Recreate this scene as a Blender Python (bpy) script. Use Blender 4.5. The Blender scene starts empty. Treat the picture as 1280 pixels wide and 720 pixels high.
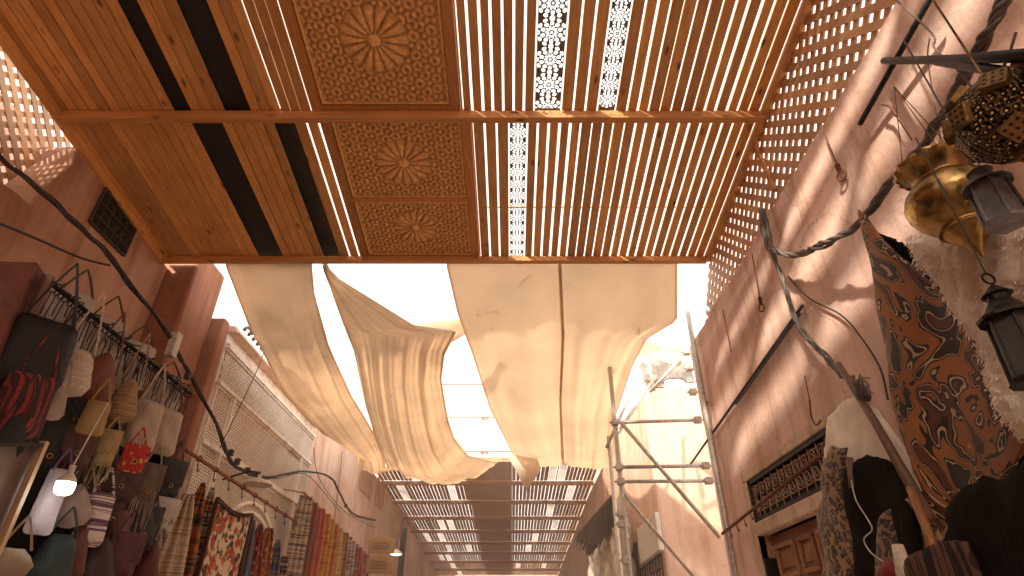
import bpy, bmesh, math, random
import numpy as np
from mathutils import Vector, Matrix
from mathutils.geometry import delaunay_2d_cdt
random.seed(7)
scene = bpy.context.scene
COL = scene.collection
R = math.radians

# ------------------------------------------------------------------ camera model
FPX = 720.0
PITCH = math.atan(445.0 / 720.0)
SN, CS = math.sin(PITCH), math.cos(PITCH)
CAMZ = 1.6

def ray(px, py):
    u = (px - 640.0) / FPX
    v = (360.0 - py) / FPX
    return u, CS - v * SN, SN + v * CS

def P(px, py, X=None, Y=None, Z=None, T=None):
    """point where the view line through a photo pixel meets a plane of the street"""
    u, y, z = ray(px, py)
    if X is not None: t = X / u
    elif Y is not None: t = Y / y
    elif Z is not None: t = (Z - CAMZ) / z
    else: t = T
    return Vector((u * t, y * t, CAMZ + z * t))

def pix(v):
    x, y, z = v[0], v[1], v[2] - CAMZ
    d = y * CS + z * SN
    return 640 + FPX * x / d, 360 - FPX * (z * CS - y * SN) / d

XR, XL = 1.8, -3.3
def roofz(Y): return 1.6 + 3.09 + 0.13 * (4.45 - Y)
def roof2z(Y): return 1.6 + 3.27 - 0.06 * (Y - 11.95)

# ------------------------------------------------------------------ materials
def newmat(name):
    m = bpy.data.materials.new(name)
    m.use_nodes = True
    nt = m.node_tree
    nt.nodes.clear()
    out = nt.nodes.new('ShaderNodeOutputMaterial')
    b = nt.nodes.new('ShaderNodeBsdfPrincipled')
    nt.links.new(b.outputs[0], out.inputs[0])
    return m, nt, b, out

def N(nt, typ, **kw):
    n = nt.nodes.new(typ)
    for k, v in kw.items():
        if k == 'inp':
            for a, c in v.items(): n.inputs[a].default_value = c
        else: setattr(n, k, v)
    return n

def L(nt, a, b): nt.links.new(a, b)

def ramp(nt, fac, stops, interp='LINEAR'):
    r = nt.nodes.new('ShaderNodeValToRGB')
    r.color_ramp.interpolation = interp
    e = r.color_ramp.elements
    while len(e) < len(stops): e.new(0.5)
    for i, (p, c) in enumerate(stops):
        e[i].position = p
        e[i].color = (c[0], c[1], c[2], 1) if len(c) == 3 else c
    L(nt, fac, r.inputs[0])
    return r

def coords(nt, scale=(1, 1, 1), rnd=False, rot=(0, 0, 0)):
    tc = N(nt, 'ShaderNodeTexCoord')
    mp = N(nt, 'ShaderNodeMapping')
    mp.inputs['Scale'].default_value = scale
    mp.inputs['Rotation'].default_value = rot
    if rnd:
        at = N(nt, 'ShaderNodeAttribute', attribute_name='rnd')
        mul = N(nt, 'ShaderNodeVectorMath', operation='SCALE')
        L(nt, at.outputs['Vector'], mul.inputs[0]); mul.inputs['Scale'].default_value = 37.0
        ad = N(nt, 'ShaderNodeVectorMath', operation='ADD')
        L(nt, tc.outputs['Object'], ad.inputs[0]); L(nt, mul.outputs[0], ad.inputs[1])
        L(nt, ad.outputs[0], mp.inputs[0])
    else:
        L(nt, tc.outputs['Object'], mp.inputs[0])
    return mp.outputs[0]

def noise(nt, vec, scale, detail=4, rough=0.55, dist=0.0):
    n = N(nt, 'ShaderNodeTexNoise')
    n.inputs['Scale'].default_value = scale
    n.inputs['Detail'].default_value = detail
    n.inputs['Roughness'].default_value = rough
    n.inputs['Distortion'].default_value = dist
    L(nt, vec, n.inputs['Vector'])
    return n

def mix(nt, fac, a, b, blend='MIX'):
    m = N(nt, 'ShaderNodeMix', data_type='RGBA', blend_type=blend)
    if isinstance(fac, float): m.inputs[0].default_value = fac
    else: L(nt, fac, m.inputs[0])
    for i, x in ((6, a), (7, b)):
        if isinstance(x, tuple): m.inputs[i].default_value = (x[0], x[1], x[2], 1)
        else: L(nt, x, m.inputs[i])
    return m.outputs[2]

def bump(nt, b, h, strength=0.3, dist=0.01):
    bp = N(nt, 'ShaderNodeBump')
    bp.inputs['Strength'].default_value = strength
    bp.inputs['Distance'].default_value = dist
    L(nt, h, bp.inputs['Height'])
    L(nt, bp.outputs[0], b.inputs['Normal'])
    return bp

def simple(name, col, rough=0.7, metal=0.0, nscale=25.0, var=0.35, bmp=0.25, bd=0.004, dark=None):
    m, nt, b, o = newmat(name)
    v = coords(nt)
    n = noise(nt, v, nscale, 5, 0.6)
    lo = tuple(c * (1 - var) for c in col) if dark is None else dark
    hi = tuple(min(1, c * (1 + var * 0.6)) for c in col)
    r = ramp(nt, n.outputs[0], [(0.3, lo), (0.7, hi)])
    L(nt, r.outputs[0], b.inputs['Base Color'])
    b.inputs['Roughness'].default_value = rough
    b.inputs['Metallic'].default_value = metal
    if bmp: bump(nt, b, n.outputs[0], bmp, bd)
    return m

def wood(name, c1, c2, axis='Y', rough=0.55, knots=True, across=28.0, rndtint=0.26):
    m, nt, b, o = newmat(name)
    sc = {'X': (1.2, across, across), 'Y': (across, 1.2, across), 'Z': (across, across, 1.2)}[axis]
    v = coords(nt, sc, rnd=True)
    n = noise(nt, v, 1.6, 6, 0.62, 0.6)
    r = ramp(nt, n.outputs[0], [(0.25, c1), (0.75, c2)])
    col = r.outputs[0]
    at = N(nt, 'ShaderNodeAttribute', attribute_name='rnd')
    sep = N(nt, 'ShaderNodeSeparateXYZ'); L(nt, at.outputs['Vector'], sep.inputs[0])
    tint = ramp(nt, sep.outputs[0], [(0.0, (1 - rndtint,) * 3), (1.0, (1.12, 1.08, 1.0))])
    col = mix(nt, 1.0, col, tint.outputs[0], 'MULTIPLY')
    if knots:
        v2 = coords(nt, {'X': (3.5, 9, 9), 'Y': (9, 3.5, 9), 'Z': (9, 9, 3.5)}[axis], rnd=True)
        vo = N(nt, 'ShaderNodeTexVoronoi'); vo.inputs['Scale'].default_value = 1.0
        L(nt, v2, vo.inputs['Vector'])
        k = ramp(nt, vo.outputs['Distance'], [(0.06, (1, 1, 1)), (0.17, (0, 0, 0))])
        col = mix(nt, k.outputs[0], col, tuple(c * 0.28 for c in c1))
    n2 = noise(nt, coords(nt), 2.3, 4, 0.6)
    st = ramp(nt, n2.outputs[0], [(0.35, (0.88, 0.85, 0.81)), (0.65, (1, 1, 1))])
    col = mix(nt, 1.0, col, st.outputs[0], 'MULTIPLY')
    L(nt, col, b.inputs['Base Color'])
    b.inputs['Roughness'].default_value = rough
    bump(nt, b, n.outputs[0], 0.25, 0.003)
    return m

def plaster(name, base, stain=(0.6, 0.5, 0.42), light=(1.15, 1.1, 1.05), bumpy=0.5):
    m, nt, b, o = newmat(name)
    v = coords(nt)
    big = noise(nt, v, 0.9, 6, 0.6, 0.4)
    r = ramp(nt, big.outputs[0], [(0.3, tuple(base[i] * stain[i] * 1.25 for i in range(3))), (0.5, base),
                                  (0.72, tuple(min(1, base[i] * light[i]) for i in range(3)))])
    vs = coords(nt, (3.0, 3.0, 0.35))
    stv = noise(nt, vs, 2.2, 6, 0.65)
    s2 = ramp(nt, stv.outputs[0], [(0.30, stain), (0.52, (1, 1, 1))])
    col = mix(nt, 0.75, r.outputs[0], s2.outputs[0], 'MULTIPLY')
    # flaked pale patches
    fl = noise(nt, v, 5.0, 8, 0.7, 0.8)
    f2 = ramp(nt, fl.outputs[0], [(0.64, (0, 0, 0)), (0.70, (1, 1, 1))])
    ff = N(nt, 'ShaderNodeMath', operation='MULTIPLY'); L(nt, f2.outputs[0], ff.inputs[0]); ff.inputs[1].default_value = 0.3
    col = mix(nt, ff.outputs[0], col, tuple(min(1, c * 1.35) for c in base))
    ck = N(nt, 'ShaderNodeTexVoronoi', feature='DISTANCE_TO_EDGE'); ck.inputs['Scale'].default_value = 1.7
    dv = noise(nt, v, 3.0, 6, 0.65)
    L(nt, mix(nt, 0.22, v, dv.outputs['Color'], 'ADD'), ck.inputs['Vector'])
    ckr = ramp(nt, ck.outputs['Distance'], [(0.0, (1, 1, 1)), (0.010, (0, 0, 0))])
    ckm = ramp(nt, noise(nt, v, 0.8, 2, 0.5).outputs[0], [(0.52, (0, 0, 0)), (0.62, (.65, .65, .65))])
    cm_ = N(nt, 'ShaderNodeMath', operation='MULTIPLY'); L(nt, ckr.outputs[0], cm_.inputs[0]); L(nt, ckm.outputs[0], cm_.inputs[1])
    col = mix(nt, cm_.outputs[0], col, tuple(c * .45 for c in base))
    fine = noise(nt, v, 38.0, 6, 0.7)
    f3 = ramp(nt, fine.outputs[0], [(0.3, (0.93, 0.925, 0.92)), (0.7, (1.03, 1.03, 1.03))])
    col = mix(nt, 1.0, col, f3.outputs[0], 'MULTIPLY')
    L(nt, col, b.inputs['Base Color'])
    b.inputs['Roughness'].default_value = 0.9
    b.inputs['Specular IOR Level'].default_value = 0.2
    mm = N(nt, 'ShaderNodeMath', operation='MULTIPLY_ADD')
    mid = noise(nt, v, 3.2, 5, 0.6)
    L(nt, mid.outputs[0], mm.inputs[0]); mm.inputs[1].default_value = 6.0; L(nt, fine.outputs[0], mm.inputs[2])
    bump(nt, b, mm.outputs[0], bumpy * .7, 0.010)
    return m

def stucco_lace(name, base, hole, scale=16.0):
    """carved stucco: pale ground, fine recess shade painted into the colour"""
    m, nt, b, o = newmat(name)
    v = coords(nt)
    acc = None
    for k in range(5):
        a = math.pi * k / 5 + 0.3
        dp = N(nt, 'ShaderNodeVectorMath', operation='DOT_PRODUCT')
        L(nt, v, dp.inputs[0]); dp.inputs[1].default_value = (0.3 * math.cos(a), math.cos(a), math.sin(a))
        mu = N(nt, 'ShaderNodeMath', operation='MULTIPLY'); L(nt, dp.outputs['Value'], mu.inputs[0]); mu.inputs[1].default_value = scale * 2 * math.pi
        co = N(nt, 'ShaderNodeMath', operation='COSINE'); L(nt, mu.outputs[0], co.inputs[0])
        if acc is None: acc = co.outputs[0]
        else:
            ad = N(nt, 'ShaderNodeMath', operation='ADD'); L(nt, acc, ad.inputs[0]); L(nt, co.outputs[0], ad.inputs[1]); acc = ad.outputs[0]
    n = noise(nt, v, 60, 3, 0.6)
    ad = N(nt, 'ShaderNodeMath', operation='ADD'); L(nt, acc, ad.inputs[0]); L(nt, n.outputs[0], ad.inputs[1])
    mr = N(nt, 'ShaderNodeMapRange'); mr.inputs[1].default_value = -1.2; mr.inputs[2].default_value = 2.2
    L(nt, ad.outputs[0], mr.inputs[0])
    r = ramp(nt, mr.outputs[0], [(0.28, hole), (0.46, base), (1.0, tuple(min(1, c * 1.08) for c in base))])  # hole tone paints the shade of the carved recesses
    big = noise(nt, v, 1.6, 5, 0.6)
    st = ramp(nt, big.outputs[0], [(0.3, (0.7, 0.62, 0.55)), (0.65, (1, 1, 1))])
    col = mix(nt, 0.8, r.outputs[0], st.outputs[0], 'MULTIPLY')
    L(nt, col, b.inputs['Base Color'])
    b.inputs['Roughness'].default_value = 0.95
    bump(nt, b, mr.outputs[0], 0.9, 0.012)
    return m

def sailcloth(name, col, trans=0.55, stain=0.25):
    m, nt, b, o = newmat(name)
    nt.nodes.remove(b)
    v = coords(nt)
    n = noise(nt, v, 1.3, 6, 0.6, 0.3)
    r_ = ramp(nt, n.outputs[0], [(0.3, tuple(c * (1 - stain) for c in col)), (0.62, col)])
    sp = noise(nt, v, 2.6, 7, 0.7, 0.8)
    spr = ramp(nt, sp.outputs[0], [(0.27, (.72, .66, .60)), (0.38, (1, 1, 1))])
    class r: outputs = [mix(nt, 1.0, r_.outputs[0], spr.outputs[0], 'MULTIPLY')]
    w = noise(nt, coords(nt, (60, 4, 4)), 6.0, 3, 0.6)
    r2 = ramp(nt, w.outputs[0], [(0.3, (0.93, 0.93, 0.92)), (0.7, (1, 1, 1))])
    c = mix(nt, 1.0, r.outputs[0], r2.outputs[0], 'MULTIPLY')
    d = N(nt, 'ShaderNodeBsdfDiffuse'); t = N(nt, 'ShaderNodeBsdfTranslucent')
    L(nt, c, d.inputs[0]); L(nt, c, t.inputs[0])
    ms = N(nt, 'ShaderNodeMixShader'); ms.inputs[0].default_value = trans
    L(nt, d.outputs[0], ms.inputs[1]); L(nt, t.outputs[0], ms.inputs[2])
    bp = N(nt, 'ShaderNodeBump'); bp.inputs['Strength'].default_value = 0.25; bp.inputs['Distance'].default_value = 0.02
    wr = noise(nt, coords(nt, (6, .8, .8)), 2.0, 4, 0.5, 0.3)
    L(nt, wr.outputs[0], bp.inputs['Height']); L(nt, bp.outputs[0], d.inputs['Normal'])
    L(nt, ms.outputs[0], o.inputs[0])
    return m

def leopard(name):
    m, nt, b, o = newmat(name)
    v = coords(nt)
    dn = noise(nt, v, 18, 3, 0.5)
    vv = mix(nt, 0.04, v, dn.outputs['Color'], 'ADD')
    vo = N(nt, 'ShaderNodeTexVoronoi'); vo.inputs['Scale'].default_value = 34.0
    L(nt, vv, vo.inputs['Vector'])
    tan, blk, br = (0.30, 0.17, 0.075), (0.012, 0.008, 0.006), (0.14, 0.07, 0.03)
    r = ramp(nt, vo.outputs['Distance'], [(0.0, br), (0.22, br), (0.28, blk), (0.48, blk), (0.55, tan), (1.0, tan)])
    br2 = noise(nt, v, 40, 3, 0.5)
    gap = ramp(nt, br2.outputs[0], [(0.62, (0, 0, 0)), (0.66, (1, 1, 1))])
    col = mix(nt, gap.outputs[0], r.outputs[0], tan)
    big = noise(nt, v, 2.0, 3, 0.5)
    sh = ramp(nt, big.outputs[0], [(0.4, (0.35, 0.3, 0.27)), (0.6, (1, 1, 1))])
    col = mix(nt, 0.5, col, sh.outputs[0], 'MULTIPLY')
    L(nt, col, b.inputs['Base Color']); b.inputs['Roughness'].default_value = 0.8
    b.inputs['Sheen Weight'].default_value = 0.15
    f = noise(nt, v, 220, 3, 0.6); bump(nt, b, f.outputs[0], 0.5, 0.004)
    return m

def printed_leather(name):
    m, nt, b, o = newmat(name)
    v = coords(nt, (1, 1.2, 1.0))
    n = noise(nt, v, 3.0, 2.4, 0.5, 1.7)
    org, blk, crm, brn, dk = (0.31, 0.115, 0.035), (0.010, 0.008, 0.007), (0.48, 0.33, 0.19), (0.10, 0.030, 0.016), (0.022, 0.012, 0.010)
    st = [(0.0, brn), (0.30, blk), (0.318, crm), (0.333, blk), (0.352, dk), (0.41, blk), (0.425, crm), (0.437, blk),
          (0.455, org), (0.525, blk), (0.54, crm), (0.552, blk), (0.57, brn), (0.62, blk), (0.635, crm), (0.65, blk), (0.668, org), (0.75, crm)]
    r = ramp(nt, n.outputs[0], st, 'CONSTANT')
    w = noise(nt, coords(nt), 1.7, 4, 0.6)
    sh = ramp(nt, w.outputs[0], [(0.3, (0.45, 0.4, 0.36)), (0.65, (1.1, 1.05, 1.0))])
    col = mix(nt, 0.8, r.outputs[0], sh.outputs[0], 'MULTIPLY')
    L(nt, col, b.inputs['Base Color']); b.inputs['Roughness'].default_value = 0.55
    f = noise(nt, coords(nt), 90, 4, 0.6); bump(nt, b, f.outputs[0], 0.3, 0.003)
    return m

def kilim(name, cols, ground, scale=14.0, sz=(1, 1, 1), dens=0.55):
    """woven blocky motifs"""
    m, nt, b, o = newmat(name)
    v = coords(nt, sz)
    sn = N(nt, 'ShaderNodeVectorMath', operation='SNAP'); L(nt, v, sn.inputs[0]); sn.inputs[1].default_value = (0.014, 0.014, 0.014)
    vo = N(nt, 'ShaderNodeTexVoronoi', distance='MANHATTAN'); vo.inputs['Scale'].default_value = scale; vo.inputs['Randomness'].default_value = 0.75
    L(nt, sn.outputs[0], vo.inputs['Vector'])
    sep = N(nt, 'ShaderNodeSeparateColor'); L(nt, vo.outputs['Color'], sep.inputs[0])
    stops = [(i / len(cols), c) for i, c in enumerate(cols)]
    rc = ramp(nt, sep.outputs[0], stops, 'CONSTANT')
    mk = ramp(nt, vo.outputs['Distance'], [(0.0, (1, 1, 1)), (dens, (0, 0, 0))], 'CONSTANT')
    col = mix(nt, mk.outputs[0], ground, rc.outputs[0])
    inner = ramp(nt, vo.outputs['Distance'], [(0.0, (1, 1, 1)), (dens * 0.4, (0, 0, 0))], 'CONSTANT')
    rc2 = ramp(nt, sep.outputs[1], stops[::-1] and [(i / len(cols), c) for i, c in enumerate(cols[::-1])], 'CONSTANT')
    col = mix(nt, inner.outputs[0], col, rc2.outputs[0])
    f = noise(nt, coords(nt, (1, 1, 6)), 60, 4, 0.7)
    fr = ramp(nt, f.outputs[0], [(0.3, (0.7, 0.7, 0.7)), (0.7, (1.1, 1.1, 1.1))])
    col = mix(nt, 1.0, col, fr.outputs[0], 'MULTIPLY')
    L(nt, col, b.inputs['Base Color']); b.inputs['Roughness'].default_value = 0.95
    bump(nt, b, f.outputs[0], 0.5, 0.004)
    return m

def striped(name, cols, scale=10.0, axis=2, wob=0.4):
    m, nt, b, o = newmat(name)
    sz = [0.35, 0.35, 0.35]; sz[axis] = scale
    v = coords(nt, tuple(sz))
    n = noise(nt, v, 1.0, 3, 0.7, wob)
    stops = [(0.28 + 0.44 * i / len(cols), c) for i, c in enumerate(cols)]
    r = ramp(nt, n.outputs[0], stops, 'CONSTANT')
    f = noise(nt, coords(nt), 90, 4, 0.7)
    fr = ramp(nt, f.outputs[0], [(0.3, (0.65, 0.65, 0.65)), (0.7, (1.1, 1.1, 1.1))])
    col = mix(nt, 1.0, r.outputs[0], fr.outputs[0], 'MULTIPLY')
    L(nt, col, b.inputs['Base Color']); b.inputs['Roughness'].default_value = 0.95
    bump(nt, b, f.outputs[0], 0.4, 0.003)
    return m

def brass(name, col=(0.50, 0.33, 0.12), rough=0.28, scale=40, tar=0.35):
    m, nt, b, o = newmat(name)
    v = coords(nt)
    n = noise(nt, v, scale, 4, 0.6)
    t = noise(nt, v, 9, 5, 0.65)
    r = ramp(nt, t.outputs[0], [(0.35, tuple(c * tar for c in col)), (0.6, col)])
    L(nt, r.outputs[0], b.inputs['Base Color'])
    b.inputs['Metallic'].default_value = 1.0
    rr = N(nt, 'ShaderNodeMapRange'); rr.inputs[3].default_value = rough * 0.8; rr.inputs[4].default_value = rough * 1.9
    L(nt, n.outputs[0], rr.inputs[0]); L(nt, rr.outputs[0], b.inputs['Roughness'])
    vo = N(nt, 'ShaderNodeTexVoronoi'); vo.inputs['Scale'].default_value = scale * 1.3; L(nt, v, vo.inputs['Vector'])
    bump(nt, b, vo.outputs['Distance'], 0.35, 0.004)
    return m

def fleece(name, col):
    m, nt, b, o = newmat(name)
    v = coords(nt)
    n = noise(nt, v, 12, 6, 0.7, 1.0)
    r = ramp(nt, n.outputs[0], [(0.3, tuple(c * 0.8 for c in col)), (0.62, col)])
    L(nt, r.outputs[0], b.inputs['Base Color']); b.inputs['Roughness'].default_value = 1.0
    b.inputs['Sheen Weight'].default_value = 0.3
    n2 = noise(nt, v, 70, 6, 0.75, 1.5)
    bump(nt, b, n2.outputs[0], 0.5, 0.012)
    return m

def pierced(name):
    m, nt, b, o = newmat(name)
    v = coords(nt)
    vo = N(nt, 'ShaderNodeTexVoronoi'); vo.inputs['Scale'].default_value = 75; vo.inputs['Randomness'].default_value = .35; L(nt, v, vo.inputs['Vector'])
    r = ramp(nt, vo.outputs['Distance'], [(.0, (.55, .38, .16)), (.22, (.5, .33, .12)), (.30, (.004, .003, .002)), (.5, (.01, .007, .004)), (.56, (.11, .06, .025))])  # gold dots painted as light glints, near-black rings as hole shade
    L(nt, r.outputs[0], b.inputs['Base Color']); b.inputs['Metallic'].default_value = .85; b.inputs['Roughness'].default_value = .42
    bump(nt, b, vo.outputs['Distance'], .9, .01)
    return m

def emit(name, col, s):
    m, nt, b, o = newmat(name)
    b.inputs['Base Color'].default_value = (*col, 1)
    b.inputs['Emission Color'].default_value = (*col, 1)
    b.inputs['Emission Strength'].default_value = s
    return m

M = {}
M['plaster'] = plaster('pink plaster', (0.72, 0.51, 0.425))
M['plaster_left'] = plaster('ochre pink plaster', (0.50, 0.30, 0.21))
M['plaster_pale'] = plaster('pale pink plaster', (0.74, 0.54, 0.44), bumpy=0.3)
M['plaster_sun'] = plaster('sunlit pink plaster', (0.56, 0.38, 0.29), bumpy=0.3)
M['plaster_red'] = plaster('dark red plaster', (0.38, 0.185, 0.12))
M['whitewash'] = plaster('whitewash', (0.93, 0.87, 0.80), bumpy=0.3)
M['trim'] = plaster('pale trim', (0.62, 0.47, 0.36))
M['lace'] = stucco_lace('carved stucco', (0.93, 0.88, 0.81), (0.42, 0.31, 0.23), 36.0)
M['lace_fine'] = stucco_lace('finely carved stucco', (0.93, 0.88, 0.81), (0.46, 0.35, 0.27), 50.0)
M['slat'] = wood('cedar slats', (0.62, 0.30, 0.10), (0.93, 0.56, 0.22), 'Y')
M['beam'] = wood('cedar beam', (0.52, 0.24, 0.08), (0.82, 0.46, 0.18), 'X')
M['board'] = wood('cedar board', (0.48, 0.21, 0.065), (0.76, 0.39, 0.135), 'Y', knots=False)
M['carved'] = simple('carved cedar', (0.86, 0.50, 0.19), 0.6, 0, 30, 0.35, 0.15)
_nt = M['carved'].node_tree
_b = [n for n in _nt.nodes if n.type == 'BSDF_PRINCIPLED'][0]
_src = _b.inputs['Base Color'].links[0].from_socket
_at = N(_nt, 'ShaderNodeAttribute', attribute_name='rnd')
_rc = ramp(_nt, _at.outputs['Fac'], [(0.0, (.62, .56, .50)), (0.4, (.92, .90, .88)), (1.0, (1.1, 1.1, 1.08))])  # low relief coloured darker: recess shade painted into the wood
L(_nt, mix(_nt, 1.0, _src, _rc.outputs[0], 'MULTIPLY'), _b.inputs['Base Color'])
M['lath'] = wood('lattice lath', (0.50, 0.28, 0.15), (0.74, 0.47, 0.28), 'Y', knots=False)
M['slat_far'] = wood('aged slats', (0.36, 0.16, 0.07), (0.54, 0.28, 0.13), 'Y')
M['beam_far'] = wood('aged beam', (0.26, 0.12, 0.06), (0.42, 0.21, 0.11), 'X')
M['doorwood'] = wood('door wood', (0.24, 0.10, 0.05), (0.42, 0.20, 0.11), 'Z', knots=False)
M['pole'] = wood('dark pole', (0.10, 0.055, 0.035), (0.22, 0.12, 0.075), 'Z', knots=False)
M['stick'] = wood('brown stick', (0.22, 0.09, 0.03), (0.42, 0.19, 0.06), 'Z', knots=False)
M['redrail'] = simple('rusty red rail', (0.30, 0.10, 0.06), 0.6, 0.1, 40)
M['membrane'] = simple('dark membrane', (0.030, 0.030, 0.028), 0.75, 0, 60, 0.5, 0.3)
M['jali'] = simple('jali sheet', (0.20, 0.16, 0.13), 0.7, 0, 60)
M['jali_far'] = simple('pale jali sheet', (0.5, 0.46, 0.42), 0.8, 0, 60)
M['iron'] = simple('black iron', (0.022, 0.018, 0.016), 0.5, 0.6, 50, 0.5, 0.3)
M['grille'] = simple('dusty iron grille', (0.085, 0.06, 0.045), .7, .2, 50)
M['rust'] = simple('rusty wire', (0.17, 0.055, 0.035), 0.7, 0.3, 80)
M['steel'] = simple('galvanised tube', (0.52, 0.48, 0.43), 0.45, 0.5, 30, 0.3, 0.15)
M['cable'] = simple('black cable', (0.045, 0.036, 0.032), 0.6, 0, 60, 0.5, 0.3)
M['cable_grey'] = simple('dusty grey cable', (0.13, 0.105, 0.09), 0.6, 0, 60, 0.4, 0.3)
M['dark'] = simple('interior shade paint', (0.014, 0.009, 0.007), 0.9, 0, 12)  # near-black paint standing in for shade in openings and the stall
M['cloth'] = sailcloth('unbleached cotton', (0.91, 0.75, 0.59))
M['gauze'] = sailcloth('pale gauze', (.62, .56, .50), .6, .4)
M['cloth_thin'] = sailcloth('thin cotton', (0.92, 0.78, 0.63), 0.60, 0.12)
M['leopard'] = leopard('leopard pelt')
M['printed'] = printed_leather('printed leather')
M['fleece'] = fleece('sheep fleece', (0.90, 0.80, 0.68))
_m, _nt, _b, _o = newmat('dark brown hide')
_n = noise(_nt, coords(_nt, (1, 1, .22)), 70, 5, .7, .6)
_r = ramp(_nt, _n.outputs[0], [(.3, (.003, .002, .0015)), (.7, (.016, .009, .006))])
L(_nt, _r.outputs[0], _b.inputs['Base Color']); _b.inputs['Roughness'].default_value = .9; _b.inputs['Specular IOR Level'].default_value = .15
bump(_nt, _b, _n.outputs[0], .9, .015)
M['hide_dark'] = _m
M['hide_cream'] = simple('cream hide', (0.86, 0.75, 0.62), .8, 0, 9, .2, .2, .004)
M['brass'] = brass('old brass', (0.56, 0.37, 0.145), .24, 34, .25)
M['brass_dark'] = brass('blackened brass', (0.16, 0.09, 0.035), 0.4, 70, 0.25)
M['brass_plate'] = brass('brass plate', (0.50, 0.34, 0.12), 0.35, 70)
M['brass_pierced'] = pierced('pierced brass')
M['brass_mid'] = brass('dull brass plate', (0.26, 0.155, 0.06), 0.45, 70, .3)
M['scroll'] = simple('rusty scroll', (0.34, 0.21, 0.14), .7, .2, 60)
M['tin'] = simple('blue grey tin', (0.17, 0.17, 0.18), 0.55, 0.2, 30, 0.5)
M['street'] = simple('paving', (0.42, 0.345, 0.29), 0.9, 0, 8, 0.4)
M['white_paint'] = simple('dusty white metal', (0.6, 0.55, 0.48), 0.6, 0.2, 20, 0.3)
M['white_bright'] = simple('white painted steel', (.46, .42, .38), .6, 0, 10, .08)
M['rubble'] = simple('grey tarpaulin', (0.22, 0.20, 0.185), 0.85, 0, 9, 0.5, 0.6)
M['plastic'] = simple('clear sheeting', (0.45, 0.38, 0.31), 0.25, 0.0, 5, 0.4, 0.5)
M['thatch'] = simple('dark reed awning', (0.050, 0.028, 0.020), 0.9, 0, 45, 0.6, 0.8)
M['signwood'] = wood('sign wood', (0.34, 0.17, 0.05), (0.55, 0.32, 0.11), 'X', knots=False)
M['carvedark'] = simple('sign letters', (0.12, 0.05, 0.02), 0.8)
M['bulb'] = emit('lit bulb', (1.0, 0.97, 0.93), 14.0)
M['bulb_far'] = emit('lit lamp glass', (1.0, 0.93, 0.82), 6.0)
M['enamel'] = simple('white enamel', (0.62, 0.55, 0.47), 0.4, 0, 20, 0.25)
M['plaster_far'] = plaster('hazy pink plaster', (0.66, 0.42, 0.31), bumpy=0.2)

_cm = {}
def leather(col, rough=0.6):
    col = tuple(c * (.58 if max(col) < .45 else .68) for c in col)
    k = (col, rough)
    if k not in _cm:
        m, nt, b, o = newmat('bag leather')
        n = noise(nt, coords(nt), 7, 4, .6)
        r = ramp(nt, n.outputs[0], [(.3, tuple(c * .72 for c in col)), (.65, col)])
        L(nt, r.outputs[0], b.inputs['Base Color']); b.inputs['Roughness'].default_value = rough
        wr = noise(nt, coords(nt, (1, 1, .35)), 26, 5, .65, 1.2); bump(nt, b, wr.outputs[0], .6, .012)
        _cm[k] = m
    return _cm[k]

# ------------------------------------------------------------------ mesh helpers
def wloc(o):
    v = Vector((0, 0, 0))
    while o is not None:
        v += o.location; o = o.parent
    return v

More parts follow.
